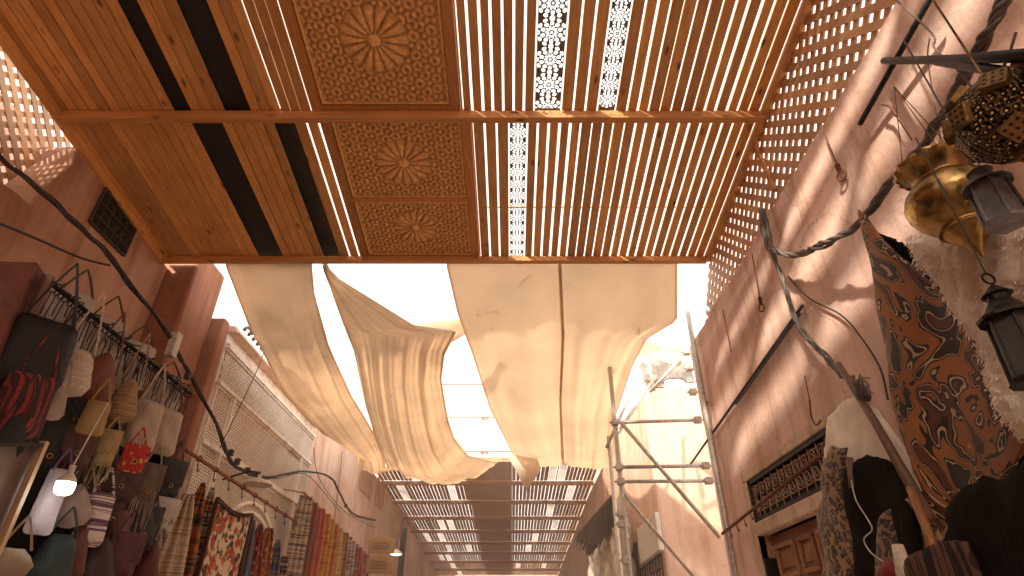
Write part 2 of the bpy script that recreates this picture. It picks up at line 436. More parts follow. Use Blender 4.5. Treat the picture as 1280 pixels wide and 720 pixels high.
class MB:
    def __init__(s): s.v = []; s.f = []; s.r = []; s.cur = 0.5
    def add(s, vs, fs, rnd=None):
        o = len(s.v); r = s.cur if rnd is None else rnd
        s.v += [tuple(v) for v in vs]
        s.f += [tuple(i + o for i in f) for f in fs]; s.r += [r] * len(fs)
    def box(s, x0, x1, y0, y1, z0, z1, rnd=None):
        s.hexa([(x0, y0, z0), (x1, y0, z0), (x1, y1, z0), (x0, y1, z0), (x0, y0, z1), (x1, y0, z1), (x1, y1, z1), (x0, y1, z1)], rnd)
    def hexa(s, c, rnd=None):
        s.add(c, [(0, 3, 2, 1), (4, 5, 6, 7), (0, 1, 5, 4), (1, 2, 6, 5), (2, 3, 7, 6), (3, 0, 4, 7)], rnd)
    def bar(s, a, b, w, h, up=(0, 0, 1), rnd=None):
        a, b = Vector(a), Vector(b); d = (b - a).normalized(); up = Vector(up)
        sx = d.cross(up)
        if sx.length < 1e-4: sx = d.cross(Vector((1, 0, 0)))
        sx.normalize(); sy = sx.cross(d).normalized()
        c = []
        for p in (a, b):
            for i, j in ((-1, -1), (1, -1), (1, 1), (-1, 1)): c.append(p + sx * i * w / 2 + sy * j * h / 2)
        s.add(c, [(0, 3, 2, 1), (4, 5, 6, 7), (0, 1, 5, 4), (1, 2, 6, 5), (2, 3, 7, 6), (3, 0, 4, 7)], rnd)
    def tube(s, pts, r, n=8, rnd=None, caps=True):
        pts = [Vector(p) for p in pts]
        k = len(pts)
        rr = r if isinstance(r, (list, tuple)) else [r] * k
        t0 = (pts[1] - pts[0]).normalized()
        nx = t0.orthogonal().normalized()
        vs, fs = [], []
        for i, p in enumerate(pts):
            t = (pts[min(i + 1, k - 1)] - pts[max(i - 1, 0)])
            if t.length < 1e-9: t = t0.copy()
            t.normalize()
            nx = (nx - t * nx.dot(t))
            if nx.length < 1e-6: nx = t.orthogonal()
            nx.normalize(); ny = t.cross(nx)
            for j in range(n):
                a = 2 * math.pi * j / n
                vs.append(p + (nx * math.cos(a) + ny * math.sin(a)) * rr[i])
        for i in range(k - 1):
            for j in range(n):
                fs.append((i * n + j, i * n + (j + 1) % n, (i + 1) * n + (j + 1) % n, (i + 1) * n + j))
        if caps: fs += [tuple(range(n))[::-1], tuple((k - 1) * n + j for j in range(n))]
        s.add(vs, fs, rnd)
    def lathe(s, prof, n=32, c=(0, 0, 0), lobes=0, lob=0.0):
        vs, fs = [], []
        for i, (r, z) in enumerate(prof):
            for j in range(n):
                a = 2 * math.pi * j / n
                q = r * (1 + lob * abs(math.cos(lobes * a / 2))) if lobes else r
                vs.append((c[0] + q * math.cos(a), c[1] + q * math.sin(a), c[2] + z))
        for i in range(len(prof) - 1):
            for j in range(n):
                fs.append((i * n + j, i * n + (j + 1) % n, (i + 1) * n + (j + 1) % n, (i + 1) * n + j))
        s.add(vs, fs)
    def torus(s, c, ra, rb, ax=(0, 0, 1), n=20, m=6, a0=0, a1=2 * math.pi):
        ax = Vector(ax).normalized(); e1 = ax.orthogonal().normalized(); e2 = ax.cross(e1)
        pts = [Vector(c) + (e1 * math.cos(a0 + (a1 - a0) * i / n) + e2 * math.sin(a0 + (a1 - a0) * i / n)) * ra for i in range(n + 1)]
        s.tube(pts, rb, m, caps=False)
    def build(s, name, mat, parent=None, smooth=False, solid=0, bevel=0, loc=None):
        me = bpy.data.meshes.new(name)
        vs = s.v
        if loc is not None: vs = [(v[0] - loc[0], v[1] - loc[1], v[2] - loc[2]) for v in s.v]
        me.from_pydata(vs, [], s.f)
        at = me.attributes.new('rnd', 'FLOAT', 'FACE')
        at.data.foreach_set('value', s.r)
        me.materials.append(mat)
        if smooth: me.polygons.foreach_set('use_smooth', [True] * len(me.polygons))
        me.update()
        o = bpy.data.objects.new(name, me)
        COL.objects.link(o)
        if loc is not None: o.location = loc
        if parent is not None:
            o.parent = parent
            o.location = (Vector(loc) if loc is not None else Vector((0, 0, 0))) - wloc(parent)
        if solid:
            md = o.modifiers.new('s', 'SOLIDIFY'); md.thickness = solid; md.offset = 0
        if bevel:
            md = o.modifiers.new('b', 'BEVEL'); md.width = bevel; md.segments = 2; md.limit_method = 'ANGLE'
        return o

def tag(o, label, cat, group=None, kind=None):
    if label: o['label'] = label
    if cat: o['category'] = cat
    if group: o['group'] = group
    if kind: o['kind'] = kind
    return o

def thing(name, label, cat, loc=(0, 0, 0), group=None):
    o = bpy.data.objects.new(name, None); COL.objects.link(o)
    o.location = loc; o.empty_display_size = 0.1
    return tag(o, label, cat, group)

def smoothpath(pts, n=8):
    pts = [Vector(p) for p in pts]
    out = []
    for i in range(len(pts) - 1):
        p0 = pts[max(i - 1, 0)]; p1 = pts[i]; p2 = pts[i + 1]; p3 = pts[min(i + 2, len(pts) - 1)]
        for k in range(n):
            t = k / n
            out.append(0.5 * ((2 * p1) + (p2 - p0) * t + (2 * p0 - 5 * p1 + 4 * p2 - p3) * t * t + (3 * p1 - p0 - 3 * p2 + p3) * t ** 3))
    out.append(pts[-1])
    return out

def prism(name, poly, axis, a0, a1, mat, parent=None, bevel=0):
    """polygon in the plane across AXIS, extruded from a0 to a1"""
    bm = bmesh.new()
    def mk(p, a):
        return (a, p[0], p[1]) if axis == 'X' else ((p[0], a, p[1]) if axis == 'Y' else (p[0], p[1], a))
    v0 = [bm.verts.new(mk(p, a0)) for p in poly]; v1 = [bm.verts.new(mk(p, a1)) for p in poly]
    n = len(poly)
    bm.faces.new(v0); bm.faces.new(v1[::-1])
    for i in range(n): bm.faces.new((v0[i], v1[i], v1[(i + 1) % n], v0[(i + 1) % n]))
    bmesh.ops.recalc_face_normals(bm, faces=bm.faces)
    bmesh.ops.triangulate(bm, faces=[f for f in bm.faces if len(f.verts) > 4])
    me = bpy.data.meshes.new(name); bm.to_mesh(me); bm.free()
    me.materials.append(mat)
    o = bpy.data.objects.new(name, me); COL.objects.link(o)
    if parent is not None: o.parent = parent; o.location = -wloc(parent)
    if bevel:
        md = o.modifiers.new('b', 'BEVEL'); md.width = bevel; md.segments = 3; md.limit_method = 'ANGLE'; md.angle_limit = R(40)
    return o

def inside(p, poly):
    x, y = p; c = False
    for i in range(len(poly)):
        a, b = poly[i], poly[i - 1]
        if (a[1] > y) != (b[1] > y) and x < (b[0] - a[0]) * (y - a[1]) / (b[1] - a[1]) + a[0]: c = not c
    return c

def edgedist(p, poly):
    d = 1e9; px, py = p
    for i in range(len(poly)):
        ax, ay = poly[i - 1]; bx, by = poly[i]
        dx, dy = bx - ax, by - ay; l = dx * dx + dy * dy
        t = 0 if l == 0 else max(0, min(1, ((px - ax) * dx + (py - ay) * dy) / l))
        d = min(d, math.hypot(px - ax - t * dx, py - ay - t * dy))
    return d

def sheet2d(poly, step, rough=0.0):
    """triangulated 2D region: densified outline + inner grid"""
    out = []
    for i in range(len(poly)):
        a, b = poly[i], poly[(i + 1) % len(poly)]
        k = max(1, int(math.hypot(b[0] - a[0], b[1] - a[1]) / step))
        for j in range(k):
            t = j / k; r = rough
            out.append((a[0] + (b[0] - a[0]) * t + random.uniform(-r, r), a[1] + (b[1] - a[1]) * t + random.uniform(-r, r)))
    xs = [p[0] for p in out]; ys = [p[1] for p in out]
    pts = [Vector(p) for p in out]; ne = len(out)
    x = min(xs)
    row = 0
    while x < max(xs):
        y = min(ys) + (row % 2) * step * 0.5
        while y < max(ys):
            if inside((x, y), out) and edgedist((x, y), out) > step * 0.55: pts.append(Vector((x, y)))
            y += step
        x += step * 0.87; row += 1
    edges = [(i, (i + 1) % ne) for i in range(ne)]
    v, e, f, *_ = delaunay_2d_cdt(pts, edges, [], 1, 1e-5)
    return [tuple(q) for q in v], [tuple(t) for t in f], out

def vnoise(x, y, s=1.0, seed=0.0):
    return (math.sin(x * 5.1 * s + seed) * math.cos(y * 4.3 * s + seed * 1.7) + 0.5 * math.sin(x * 11.7 * s + y * 7.9 * s + seed * 2.3)
            + 0.25 * math.sin(x * 23.1 * s - y * 19.3 * s + seed * 3.1))

def pillow(mb, poly, depth, frame, step=0.03, wob=0.004, seed=0.0, back=1.0, rough=0.0, power=0.5):
    """puffed body from a 2D outline; frame = (origin, ex, ey, n)"""
    o, ex, ey, n = frame
    v, f, out = sheet2d(poly, step, rough)
    ds = [edgedist(p, out) for p in v]
    dm = max(ds) or 1
    vs = []
    for p, d in zip(v, ds):
        h = depth * (max(0.0, 1 - (1 - d / dm) ** 2)) ** power + wob * (1.2 * vnoise(p[0] * 3, p[1] * 2, 1, seed) + .8 * math.sin(p[0] * 75 + 3 * math.sin(p[1] * 14 + seed) + seed) * (.5 + .5 * math.sin(p[1] * 9 + seed * 2))) * min(1, d / (0.3 * dm))
        vs.append(o + ex * p[0] + ey * p[1] + n * h)
    k = len(vs)
    for p, d in zip(v, ds):
        h = depth * back * (max(0.0, 1 - (1 - d / dm) ** 2)) ** power
        vs.append(o + ex * p[0] + ey * p[1] - n * h)
    mb.add(vs, list(f) + [tuple(i + k for i in reversed(t)) for t in f])

def hide(name, pixels, X, mat, parent=None, step=0.025, wob=0.03, seed=0.0, thick=0.012, rough=0.006, xs=None, puff=0.0, fur=0, furlen=.02):
    """a hanging skin: outline given on the plane x=X (xs: X per corner), rippled and thickened"""
    poly3 = [P(px, py, X=X) for px, py in pixels]
    poly = [(p.y, p.z) for p in poly3]
    mb = MB()
    v, f, out = sheet2d(poly, step, rough)
    ds = [edgedist(p, out) for p in v]; dm = max(ds)
    vs = [(X + wob * vnoise(p[0], p[1] * 0.6, 1, seed) - puff * math.sqrt(max(0, 1 - (1 - d / dm) ** 2)), p[0], p[1]) for p, d in zip(v, ds)]
    mb.add(vs, f)
    if fur:
        for p, q, d in zip(v, vs, ds):
            for k in range(fur * (3 if d < step * .6 else 1)):
                a = random.uniform(0, 6.28); l = furlen * random.uniform(.6, 1.4)
                b0 = Vector(q) + Vector((-thick * .5, random.uniform(-step, step) * .5, random.uniform(-step, step) * .5))
                if d >= step * .6: tip = b0 + Vector((-l * .5, math.cos(a) * l * .4, -l * .8))
                else: tip = b0 + Vector((-l * .3, math.cos(a) * l * .8, math.sin(a) * l * .8 - l * .2))
                sd = Vector((0, random.uniform(-1, 1), random.uniform(-1, 1))).normalized() * furlen * .14
                mb.add([b0 - sd, b0 + sd, tip], [(0, 1, 2)])
    c = (X, sum(p[0] for p in poly) / len(poly), sum(p[1] for p in poly) / len(poly))
    return mb.build(name, mat, parent, smooth=True, solid=thick, loc=c)

def cv(x): return Vector(x)

# ------------------------------------------------------------------ street and far setting
mb = MB(); mb.add([(-60, -30, 0), (60, -30, 0), (60, 90, 0), (-60, 90, 0)], [(0, 1, 2, 3)])
tag(mb.build('ground', M['street']), None, None, kind='structure')

# ------------------------------------------------------------------ near pergola roof
def jali_strip(name, x0, x1, y0, y1, zf, mat, parent, cell=0.0042, border=0.006):
    """thin sheet cut through with rosettes of petals"""
    w = x1 - x0; l = y1 - y0
    nx = max(8, int(w / cell)); ny = max(8, int(l / cell))
    xs = np.linspace(0, w, nx + 1); ys = np.linspace(0, l, ny + 1)
    cx = (xs[:-1] + xs[1:]) / 2; cy = (ys[:-1] + ys[1:]) / 2
    gx, gy = np.meshgrid(cx, cy, indexing='ij')
    pitch = w * 0.86
    hole = np.zeros_like(gx, bool)
    def flower(ox, oy):
        nonlocal hole
        dx, dy = gx - ox, gy - oy
        r = np.hypot(dx, dy); a = np.arctan2(dy, dx)
        for n, rad, rl, tw, ph in ((10, 0.19, 0.085, 0.047, 0), (10, 0.375, 0.092, 0.085, math.pi / 10), (12, 0.55, 0.075, 0.10, 0)):
            k = np.round((a - ph) / (2 * math.pi / n)) * (2 * math.pi / n) + ph
            rr = r * np.cos(a - k); tt = r * np.sin(a - k)
            hole |= ((rr - rad * pitch) / (rl * pitch)) ** 2 + (tt / (tw * pitch)) ** 2 < 1
        hole |= r < 0.055 * pitch
    yy = pitch * 0.5
    while yy < l:
        flower(w / 2, yy); yy += pitch * 1.17
    edge = (gx < border) | (gx > w - border) | (gy < 0.03) | (gy > l - 0.03)
    keep = ~hole | edge
    idx = np.arange((nx + 1) * (ny + 1)).reshape(nx + 1, ny + 1)
    fs = []
    for i, j in zip(*np.nonzero(keep)): fs.append((int(idx[i, j]), int(idx[i + 1, j]), int(idx[i + 1, j + 1]), int(idx[i, j + 1])))
    vs = [(x0 + x, y0 + y, zf(y0 + y)) for x in xs for y in ys]
    mb = MB(); mb.add(vs, fs)
    return mb.build(name, mat, parent)

def carved_panel(name, x0, x1, y0, y1, zf, parent, rosettes, rad, seed=0):
    nx = int((x1 - x0) / 0.0055); ny = int((y1 - y0) / 0.0055)
    xs = np.linspace(x0, x1, nx + 1); ys = np.linspace(y0, y1, ny + 1)
    gx, gy = np.meshgrid(xs, ys, indexing='ij')
    q = 2 * math.pi / 0.040
    s = sum(np.cos(q * ((gx - x0) * math.cos(math.pi * k / 5) + (gy - y0) * math.sin(math.pi * k / 5)) + 0.6 * k + seed) for k in range(5))
    h = 0.007 + 0.007 * np.tanh(1.0 * s)
    for cx, cy in rosettes:
        r = np.hypot(gx - cx, gy - cy); a = np.arctan2(gy - cy, gx - cx)
        pet = np.clip(np.abs(np.cos(8 * a)) * 1.25 - .25, 0, 1) ** 0.6
        prof = np.clip(np.sin(np.clip((r - 0.18 * rad) / (0.82 * rad), 0, 1) * math.pi), 0, 1) ** 0.5
        hr = 0.024 * pet * prof
        hr = np.where(r < 0.2 * rad, 0.034 * np.sqrt(np.clip(1 - (r / (0.2 * rad)) ** 2, 0, 1)), hr)
        h = np.where(r < rad, hr, h)
    # border mouldings
    d = np.minimum(np.minimum(gx - x0, x1 - gx), np.minimum(gy - y0, y1 - gy))
    h = np.where(d < 0.03, 0.02 * np.abs(np.sin(d / 0.03 * math.pi)), h)
    vs = [(float(gx[i, j]), float(gy[i, j]), zf(float(gy[i, j])) - float(h[i, j])) for i in range(nx + 1) for j in range(ny + 1)]
    fs = [(i * (ny + 1) + j, i * (ny + 1) + j + 1, (i + 1) * (ny + 1) + j + 1, (i + 1) * (ny + 1) + j) for i in range(nx) for j in range(ny)]
    mb = MB(); mb.add(vs, fs)
    hn = np.clip(h / 0.022, 0, 1)  # relief height drives the painted recess shade
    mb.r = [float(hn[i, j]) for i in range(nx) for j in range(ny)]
    return mb.build(name, M['carved'], parent, smooth=True)

def slat_run(mb, x0, x1, y0, y1, zf, pitch, gap, th=0.013, skip=0.0):
    n = max(1, round((x1 - x0) / pitch)); p = (x1 - x0) / n
    for i in range(n):
        if random.random() < skip: continue
        g = gap * random.choice((.55, .85, 1, 1, 1.1, 1.35))
        a = x0 + i * p + g / 2 + random.uniform(-.0015, .0015); b = x0 + (i + 1) * p - g / 2
        dz = random.uniform(0, 0.006)
        mb.hexa([(a, y0, zf(y0) + dz), (b, y0, zf(y0) + dz), (b, y1, zf(y1) + dz), (a, y1, zf(y1) + dz),
                 (a, y0, zf(y0) + dz + th), (b, y0, zf(y0) + dz + th), (b, y1, zf(y1) + dz + th), (a, y1, zf(y1) + dz + th)], random.random())

roof = thing('slatted_roof', 'cedar slatted roof over the lane with carved rosette panels and pierced strips', 'roof', (XL, 2.9, 4.9))
BAYS = [(2.902, 4.47), (1.3, 2.898), (-0.3, 1.298), (-1.9, -0.302), (-3.5, -1.902), (-5.3, -3.502)]  # bays behind the camera sized to hold sun off the near wall
for bi, (y0, y1) in enumerate(BAYS):
    mb = MB()
    if bi == 0:
        segs = [(-3.3, -2.375, 'c'), (-2.15, -1.765, 'c'), (-1.616, -1.43, 'g'), (-0.295, -0.022, 'g'), (0.112, 1.8, 'g')]
        jal = [(-0.017, 0.107)]; car = (-1.43, -0.295)
    else:
        segs = [(-3.3, -2.455, 'c'), (-2.33, -2.085, 'c'), (-1.90, -1.46, 'c'), *(((-0.36, 0.16, 'g'),) if bi == 1 else ((-0.36, -0.30, 'g'), (-0.14, 0.16, 'g'))), (0.355, 0.62, 'g'), (0.75, 1.8, 'g')]  # gap in the unseen rear bays, opened to throw a sun streak
        jal = [(0.165, 0.35), (0.625, 0.745)]; car = (-1.46, -0.36)
    for a, b, k in segs: slat_run(mb, a, b, y0, y1, roofz, 0.079, 0.008 if k == 'c' else 0.0165)
    mb.build('slat_deck', M['slat'], roof)
    if bi <= 1:
        for a, b in jal: jali_strip('pierced_strip', a, b, y0, y1, lambda Y: roofz(Y) + 0.012, M['jali'], roof)
        fr = MB()
        fw = 0.085
        a, b = car
        zf = roofz
        def plank(xa, xb, ya, yb, z=0.0):
            fr.hexa([(xa, ya, zf(ya) + z), (xb, ya, zf(ya) + z), (xb, yb, zf(yb) + z), (xa, yb, zf(yb) + z),
                     (xa, ya, zf(ya) + .03), (xb, ya, zf(ya) + .03), (xb, yb, zf(yb) + .03), (xa, yb, zf(yb) + .03)], random.random())
        plank(a + .01, a + fw, y0, y1, -.004); plank(b - fw, b - .01, y0, y1, -.004)
        if bi == 0:
            plank(a + fw, b - fw, y0, y0 + .05); plank(a + fw, b - fw, 3.72, 3.76); plank(a + fw, b - fw, y1 - .04, y1)
            fr.build('panel_frame', M['board'], roof)
            cx = (a + b) / 2
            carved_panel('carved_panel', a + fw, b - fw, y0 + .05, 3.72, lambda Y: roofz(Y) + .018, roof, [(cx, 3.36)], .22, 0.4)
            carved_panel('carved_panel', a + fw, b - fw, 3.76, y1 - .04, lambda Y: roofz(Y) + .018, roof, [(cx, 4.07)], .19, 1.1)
        else:
            plank(a + fw, b - fw, y0, y0 + .05); plank(a + fw, b - fw, y1 - .06, y1)
            fr.build('panel_frame', M['board'], roof)
            cx = (a + b) / 2
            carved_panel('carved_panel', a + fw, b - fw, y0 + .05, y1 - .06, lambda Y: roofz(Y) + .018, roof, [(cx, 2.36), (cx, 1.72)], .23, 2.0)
    else:
        pl = MB(); a, b = car
        pl.hexa([(a, y0, roofz(y0)), (b, y0, roofz(y0)), (b, y1, roofz(y1)), (a, y1, roofz(y1)), (a, y0, roofz(y0) + .03), (b, y0, roofz(y0) + .03), (b, y1, roofz(y1) + .03), (a, y1, roofz(y1) + .03)])
        pl.build('closed_board', M['board'], roof)
    # board above the carved panels keeps them opaque
    bk = MB(); a, b = car
    bk.hexa([(a, y0, roofz(y0) + .034), (b, y0, roofz(y0) + .034), (b, y1, roofz(y1) + .034), (a, y1, roofz(y1) + .034), (a, y0, roofz(y0) + .05), (b, y0, roofz(y0) + .05), (b, y1, roofz(y1) + .05), (a, y1, roofz(y1) + .05)])
    bk.build('backing_board', M['board'], roof)
# dark membrane laid over the closed side
mb = MB()
for xa, xb, ya, yb in ((-3.32, -1.70, -5.3, 2.9), (-3.32, -1.612, 2.9, 4.56)):
    mb.hexa([(xa, ya, roofz(ya) + .045), (xb, ya, roofz(ya) + .045), (xb, yb, roofz(yb) + .045), (xa, yb, roofz(yb) + .045),
             (xa, ya, roofz(ya) + .05), (xb, ya, roofz(ya) + .05), (xb, yb, roofz(yb) + .05), (xa, yb, roofz(yb) + .05)])
mb.build('dark_membrane', M['membrane'], roof)
for y, h, w in ((-0.3, .075, .06), (1.3, .075, .06), (2.9, .078, .055), (4.45, .060, .055)):
    mb = MB(); z = roofz(y)
    mb.box(-3.42 if y > 4 else -3.3, 1.82, y - w / 2, y + w / 2, z - h, z - .002, random.random())
    mb.build('cross_beam', M['beam'], roof, bevel=.006)
# tie battens above the slats, dark where they cross the slits
for y in (3.86,):
    mb = MB(); z = roofz(y) + .034
    mb.box(-0.28, 1.8, y - .006, y + .006, z, z + .012, random.random()); mb.build('tie_batten', M['beam'], roof)
mb = MB()
mb.bar((1.83, -5.3, roofz(-5.3) - .02), (1.83, 4.45, roofz(4.45) - .02), .05, .07, rnd=.3); mb.build('edge_beam', M['slat'], roof)
mb = MB()
mb.bar((-3.29, -5.3, roofz(-5.3) - .035), (-3.29, 4.45, roofz(4.45) - .035), .05, .06, rnd=.5); mb.build('edge_beam', M['slat'], roof)

# ------------------------------------------------------------------ lattice screens
def lattice(mb, poly, X, pitch, lw, th, d1=1.0, d2=-1.0):
    """diagonal laths clipped to a convex polygon in the (y, z) plane"""
    ar = sum(poly[i - 1][0] * poly[i][1] - poly[i][0] * poly[i - 1][1] for i in range(len(poly)))
    if ar < 0: poly = poly[::-1]
    for layer, sl in enumerate((d1, d2)):
        d = Vector((1, sl)).normalized(); n = Vector((-d.y, d.x))
        pr = [n.x * p[0] + n.y * p[1] for p in poly]
        k = math.floor(min(pr) / pitch)
        while k * pitch < max(pr):
            c = k * pitch + random.uniform(-.004, .004); k += 1
            if random.random() < .012: continue
            o = n * c; t0, t1 = -99.0, 99.0; ok = True
            for i in range(len(poly)):
                a, b = Vector(poly[i - 1]), Vector(poly[i])
                e = b - a; en = Vector((-e.y, e.x))
                num = en.dot(o - a); den = en.dot(d)
                if abs(den) < 1e-9:
                    if num < 0: ok = False
                    continue
                t = -num / den
                if den > 0: t0 = max(t0, t)
                else: t1 = min(t1, t)
            if not ok or t1 - t0 < .02: continue
            a, b = o + d * t0, o + d * t1
            x = X + (0.0 if layer == 0 else th * 1.05)
            mb.bar((x, a.x, a.y), (x, b.x, b.y), th, lw, up=(1, 0, 0) if False else (0, -d.y, d.x), rnd=random.random())

WALLTOP = 4.16
ls = thing('lattice_screen', 'diagonal wooden lattice screen standing on the pink wall under the roof edge', 'lattice', (XR, 2, WALLTOP))
mb = MB()
lattice(mb, [(-3.0, WALLTOP), (4.9, WALLTOP), (4.45, roofz(4.45) - .02), (-3.0, roofz(-3.0) - .02)], XR + .05, .088, .046, .010)
mb.build('lattice', M['lath'], ls)
mb = MB(); a = P(937, 165, X=XR + .03); b = P(968, 238, X=XR + .03)
mb.bar(a, b, .02, .035, rnd=.2); mb.build('batten', M['beam'], ls)

# ------------------------------------------------------------------ wall on the lantern side
rb = thing('pink_building', 'tall pink plastered wall with panelled door and iron transom grille', 'building', (XR, 2, 0))
poly = [(-8.9, 0), (3.12, 0), (3.12, 2.66), (4.55, 2.66), (4.55, 0), (5.2, 0), (5.28, WALLTOP)] + [(5.1 - .17 * i, WALLTOP + random.uniform(-.012, .008)) for i in range(60)] + [(-8.9, WALLTOP)]
prism('wall', poly, 'X', XR, XR + .35, M['plaster'], rb, bevel=.035)
mb = MB(); mb.box(XR + .28, XR + .33, 3.05, 4.62, 0, 2.75); mb.box(XR + .06, XR + .07, 3.125, 4.545, 2.365, 2.655); mb.build('shade_panel', M['dark'], rb)  # near-black panels stand in for shade behind grille and door
# pale surround
mb = MB()
mb.box(XR - .008, XR + .06, 3.06, 4.63, 2.66, 2.73); mb.box(XR - .008, XR + .06, 4.55, 4.63, 1.2, 2.659); mb.box(XR - .010, XR + .07, 3.12, 4.549, 2.27, 2.36)
mb.build('surround', M['trim'], rb, bevel=.01)
# transom grille
mb = MB(); x = XR + .02
for (ya, za, yb, zb) in ((3.13, 2.645, 4.54, 2.645), (3.13, 2.375, 4.54, 2.375), (3.14, 2.36, 3.14, 2.66), (4.53, 2.36, 4.53, 2.66)):
    mb.bar((x, ya, za), (x, yb, zb), .03, .028, up=(1, 0, 0))
gr = mb.build('window_grille', M['iron'], rb)
mb = MB()
for z in (2.43, 2.60): mb.tube([(x, 3.14, z), (x, 4.53, z)], .005, 6)
k = 0
y = 3.2
while y < 4.5:
    mb.tube([(x, y, 2.38), (x, y, 2.64)], .0045, 6)
    for s, zc in ((1, 2.56), (-1, 2.47)):
        pts = []
        for i in range(26):
            a = i / 25 * 3.6 * math.pi; rr = .052 * (1 - i / 25 * .82)
            pts.append((x - .006, y + .06 + s * rr * math.cos(a) * .9, zc + s * rr * math.sin(a)))
        mb.tube(pts, .0038, 5)
    y += .118
mb.build('scrollwork', M['scroll'], gr)
# door
dr = MB(); dr.box(XR + .09, XR + .135, 3.14, 4.53, .05, 2.265, .4)
door = dr.build('door', M['doorwood'], rb)
mb = MB()
for (ya, yb) in ((3.2, 3.56), (3.62, 3.83), (3.88, 4.10), (4.16, 4.47)):
    for (za, zb) in ((1.98, 2.2), (1.50, 1.92), (.95, 1.44), (.2, .88)):
        w = .03
        for (a, b, c, d) in ((ya, yb, za, za + w), (ya, yb, zb - w, zb), (ya, ya + w, za + w, zb - w), (yb - w, yb, za + w, zb - w)):
            mb.box(XR + .068, XR + .0895, a, b, c, d, random.random())
        mb.box(XR + .078, XR + .0895, ya + .06, yb - .06, za + .06, zb - .06, random.random())
mb.build('panel_moulding', M['doorwood'], door, bevel=.005)
mb = MB(); mb.box(XR + .0, XR + .09, 4.50, 4.53, 2.0, 2.12); mb.build('hinge', M['iron'], door)
mb = MB(); mb.box(XR + .0, XR + .09, 4.50, 4.53, 1.2, 1.32); mb.build('hinge', M['iron'], door)

# second building beyond the gap, facing the camera
b2 = thing('pale_building', 'pale pink building beyond the scaffold with a grey tarpaulin at its roof edge', 'building', (XR, 8, 0))
prism('wall', [(7.8, 0), (27, 0), (27, 4.75), (7.8, 4.75)], 'X', 1.88, 6.0, M['plaster_sun'], b2, bevel=.05)
prism('parapet', [(7.8, 4.75), (27, 4.75), (27, 4.95), (7.8, 4.95)], 'X', 1.93, 2.2, M['plaster_pale'], b2)
mb = MB(); mb.box(1.80, 1.877, 9.4, 10.6, 1.2, 2.9); mb.build('opening_shade', M['dark'], b2)  # near-black slab on the wall painted as the opening's inner shade
# the wall on the far side of the gap
prism('side_wall', [(5.3, 0), (7.79, 0), (7.79, 4.2), (5.3, 4.2)], 'X', 4.8, 5.1, M['plaster_pale'], b2)
mb = MB()
pts = [P(800, 452, Y=7.7), P(822, 448, Y=7.7), P(862, 455, Y=7.7), P(872, 478, Y=7.7), P(840, 474, Y=7.7), P(805, 478, Y=7.7)]
for q in pts: q.y = 7.75
tb = MB(); pl2 = [(q.x, q.z) for q in pts]
v, f, out = sheet2d(pl2, .04, .01)
tb.add([(p[0], 7.72 + .05 * vnoise(p[0] * 3, p[1] * 3), p[1]) for p in v], f)
tag(tb.build('tarpaulin', M['rubble'], None, True, .02, loc=(2.2, 7.72, 4.4)), 'crumpled grey tarpaulin at the top of the pale building behind the scaffold', 'tarpaulin')

# ------------------------------------------------------------------ wall on the bag side
lb = thing('ochre_building', 'ochre pink wall above the bag stall with a grille window and lattice opening', 'building', (XL, 2, 0))
notch = [P(*q, X=XL) for q in ((96, 188), (90, 205), (55, 232), (38, 256), (22, 240), (0, 226))]
nt_ = [(p.y, p.z) for p in notch]
rz = roofz
left_poly = [(-8.9, 0), (4.6, 0), (4.6, rz(4.6) + .0), (nt_[0][0] + .02, rz(nt_[0][0]) - .01)] + nt_ + [(1.2, nt_[-1][1] - .25), (1.2, rz(1.2)), (-8.9, 4.9)]
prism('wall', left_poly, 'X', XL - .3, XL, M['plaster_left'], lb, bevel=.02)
# grille window
g = [P(*q, X=XL) for q in ((136, 232), (176, 285), (150, 326), (110, 276))]
ym, zm = sum(p.y for p in g) / 4, sum(p.z for p in g) / 4
gy0, gy1 = g[3].y, g[2].y
gz0, gz1 = min(p.z for p in g) + .05, max(p.z for p in g) - .05
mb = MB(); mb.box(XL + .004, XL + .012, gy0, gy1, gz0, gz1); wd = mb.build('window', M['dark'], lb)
mb = MB()
for q in ((gy0, gz0, gy1, gz0), (gy0, gz1, gy1, gz1), (gy0, gz0, gy0, gz1), (gy1, gz0, gy1, gz1)):
    mb.bar((XL + .016, q[0], q[1]), (XL + .016, q[2], q[3]), .014, .02, up=(1, 0, 0))
yy = gy0 + .08
while yy < gy1:
    mb.tube([(XL + .016, yy, gz0), (XL + .016, yy, gz1)], .0045, 6); yy += .09
zz = gz0 + .09
while zz < gz1:
    mb.tube([(XL + .016, gy0, zz), (XL + .016, gy1, zz)], .0045, 6)
    yy = gy0 + .12
    while yy < gy1 - .05:
        mb.torus((XL + .018, yy, zz + .04), .035, .004, (1, 0, 0), 12, 5); yy += .09
    zz += .12
mb.build('window_grille', M['grille'], wd)
l2 = thing('lattice_screen', 'arched wooden lattice filling the opening in the ochre wall above the cables', 'lattice', (XL, 2, 4))
mb = MB()
ly = [(p[0], p[1]) for p in nt_]
lattice(mb, [(1.3, nt_[-1][1] - .3), (nt_[3][0] + .3, nt_[3][1] - .15), (nt_[0][0] + .25, nt_[0][1] - .1), (nt_[0][0] + .25, rz(nt_[0][0] + .25) + .45), (1.3, rz(1.3) + .6)], XL - .34, .088, .044, .010)
mb.build('lattice', M['lath'], l2)
# building seen through it
bb = thing('rear_building', 'sunlit pink wall seen through the lattice opening', 'building', (-4.9, 2, 0))
prism('wall', [(-1, 0), (4.5, 0), (4.5, 6.1), (-1, 6.1)], 'X', -5.3, -4.9, M['plaster_pale'], bb)

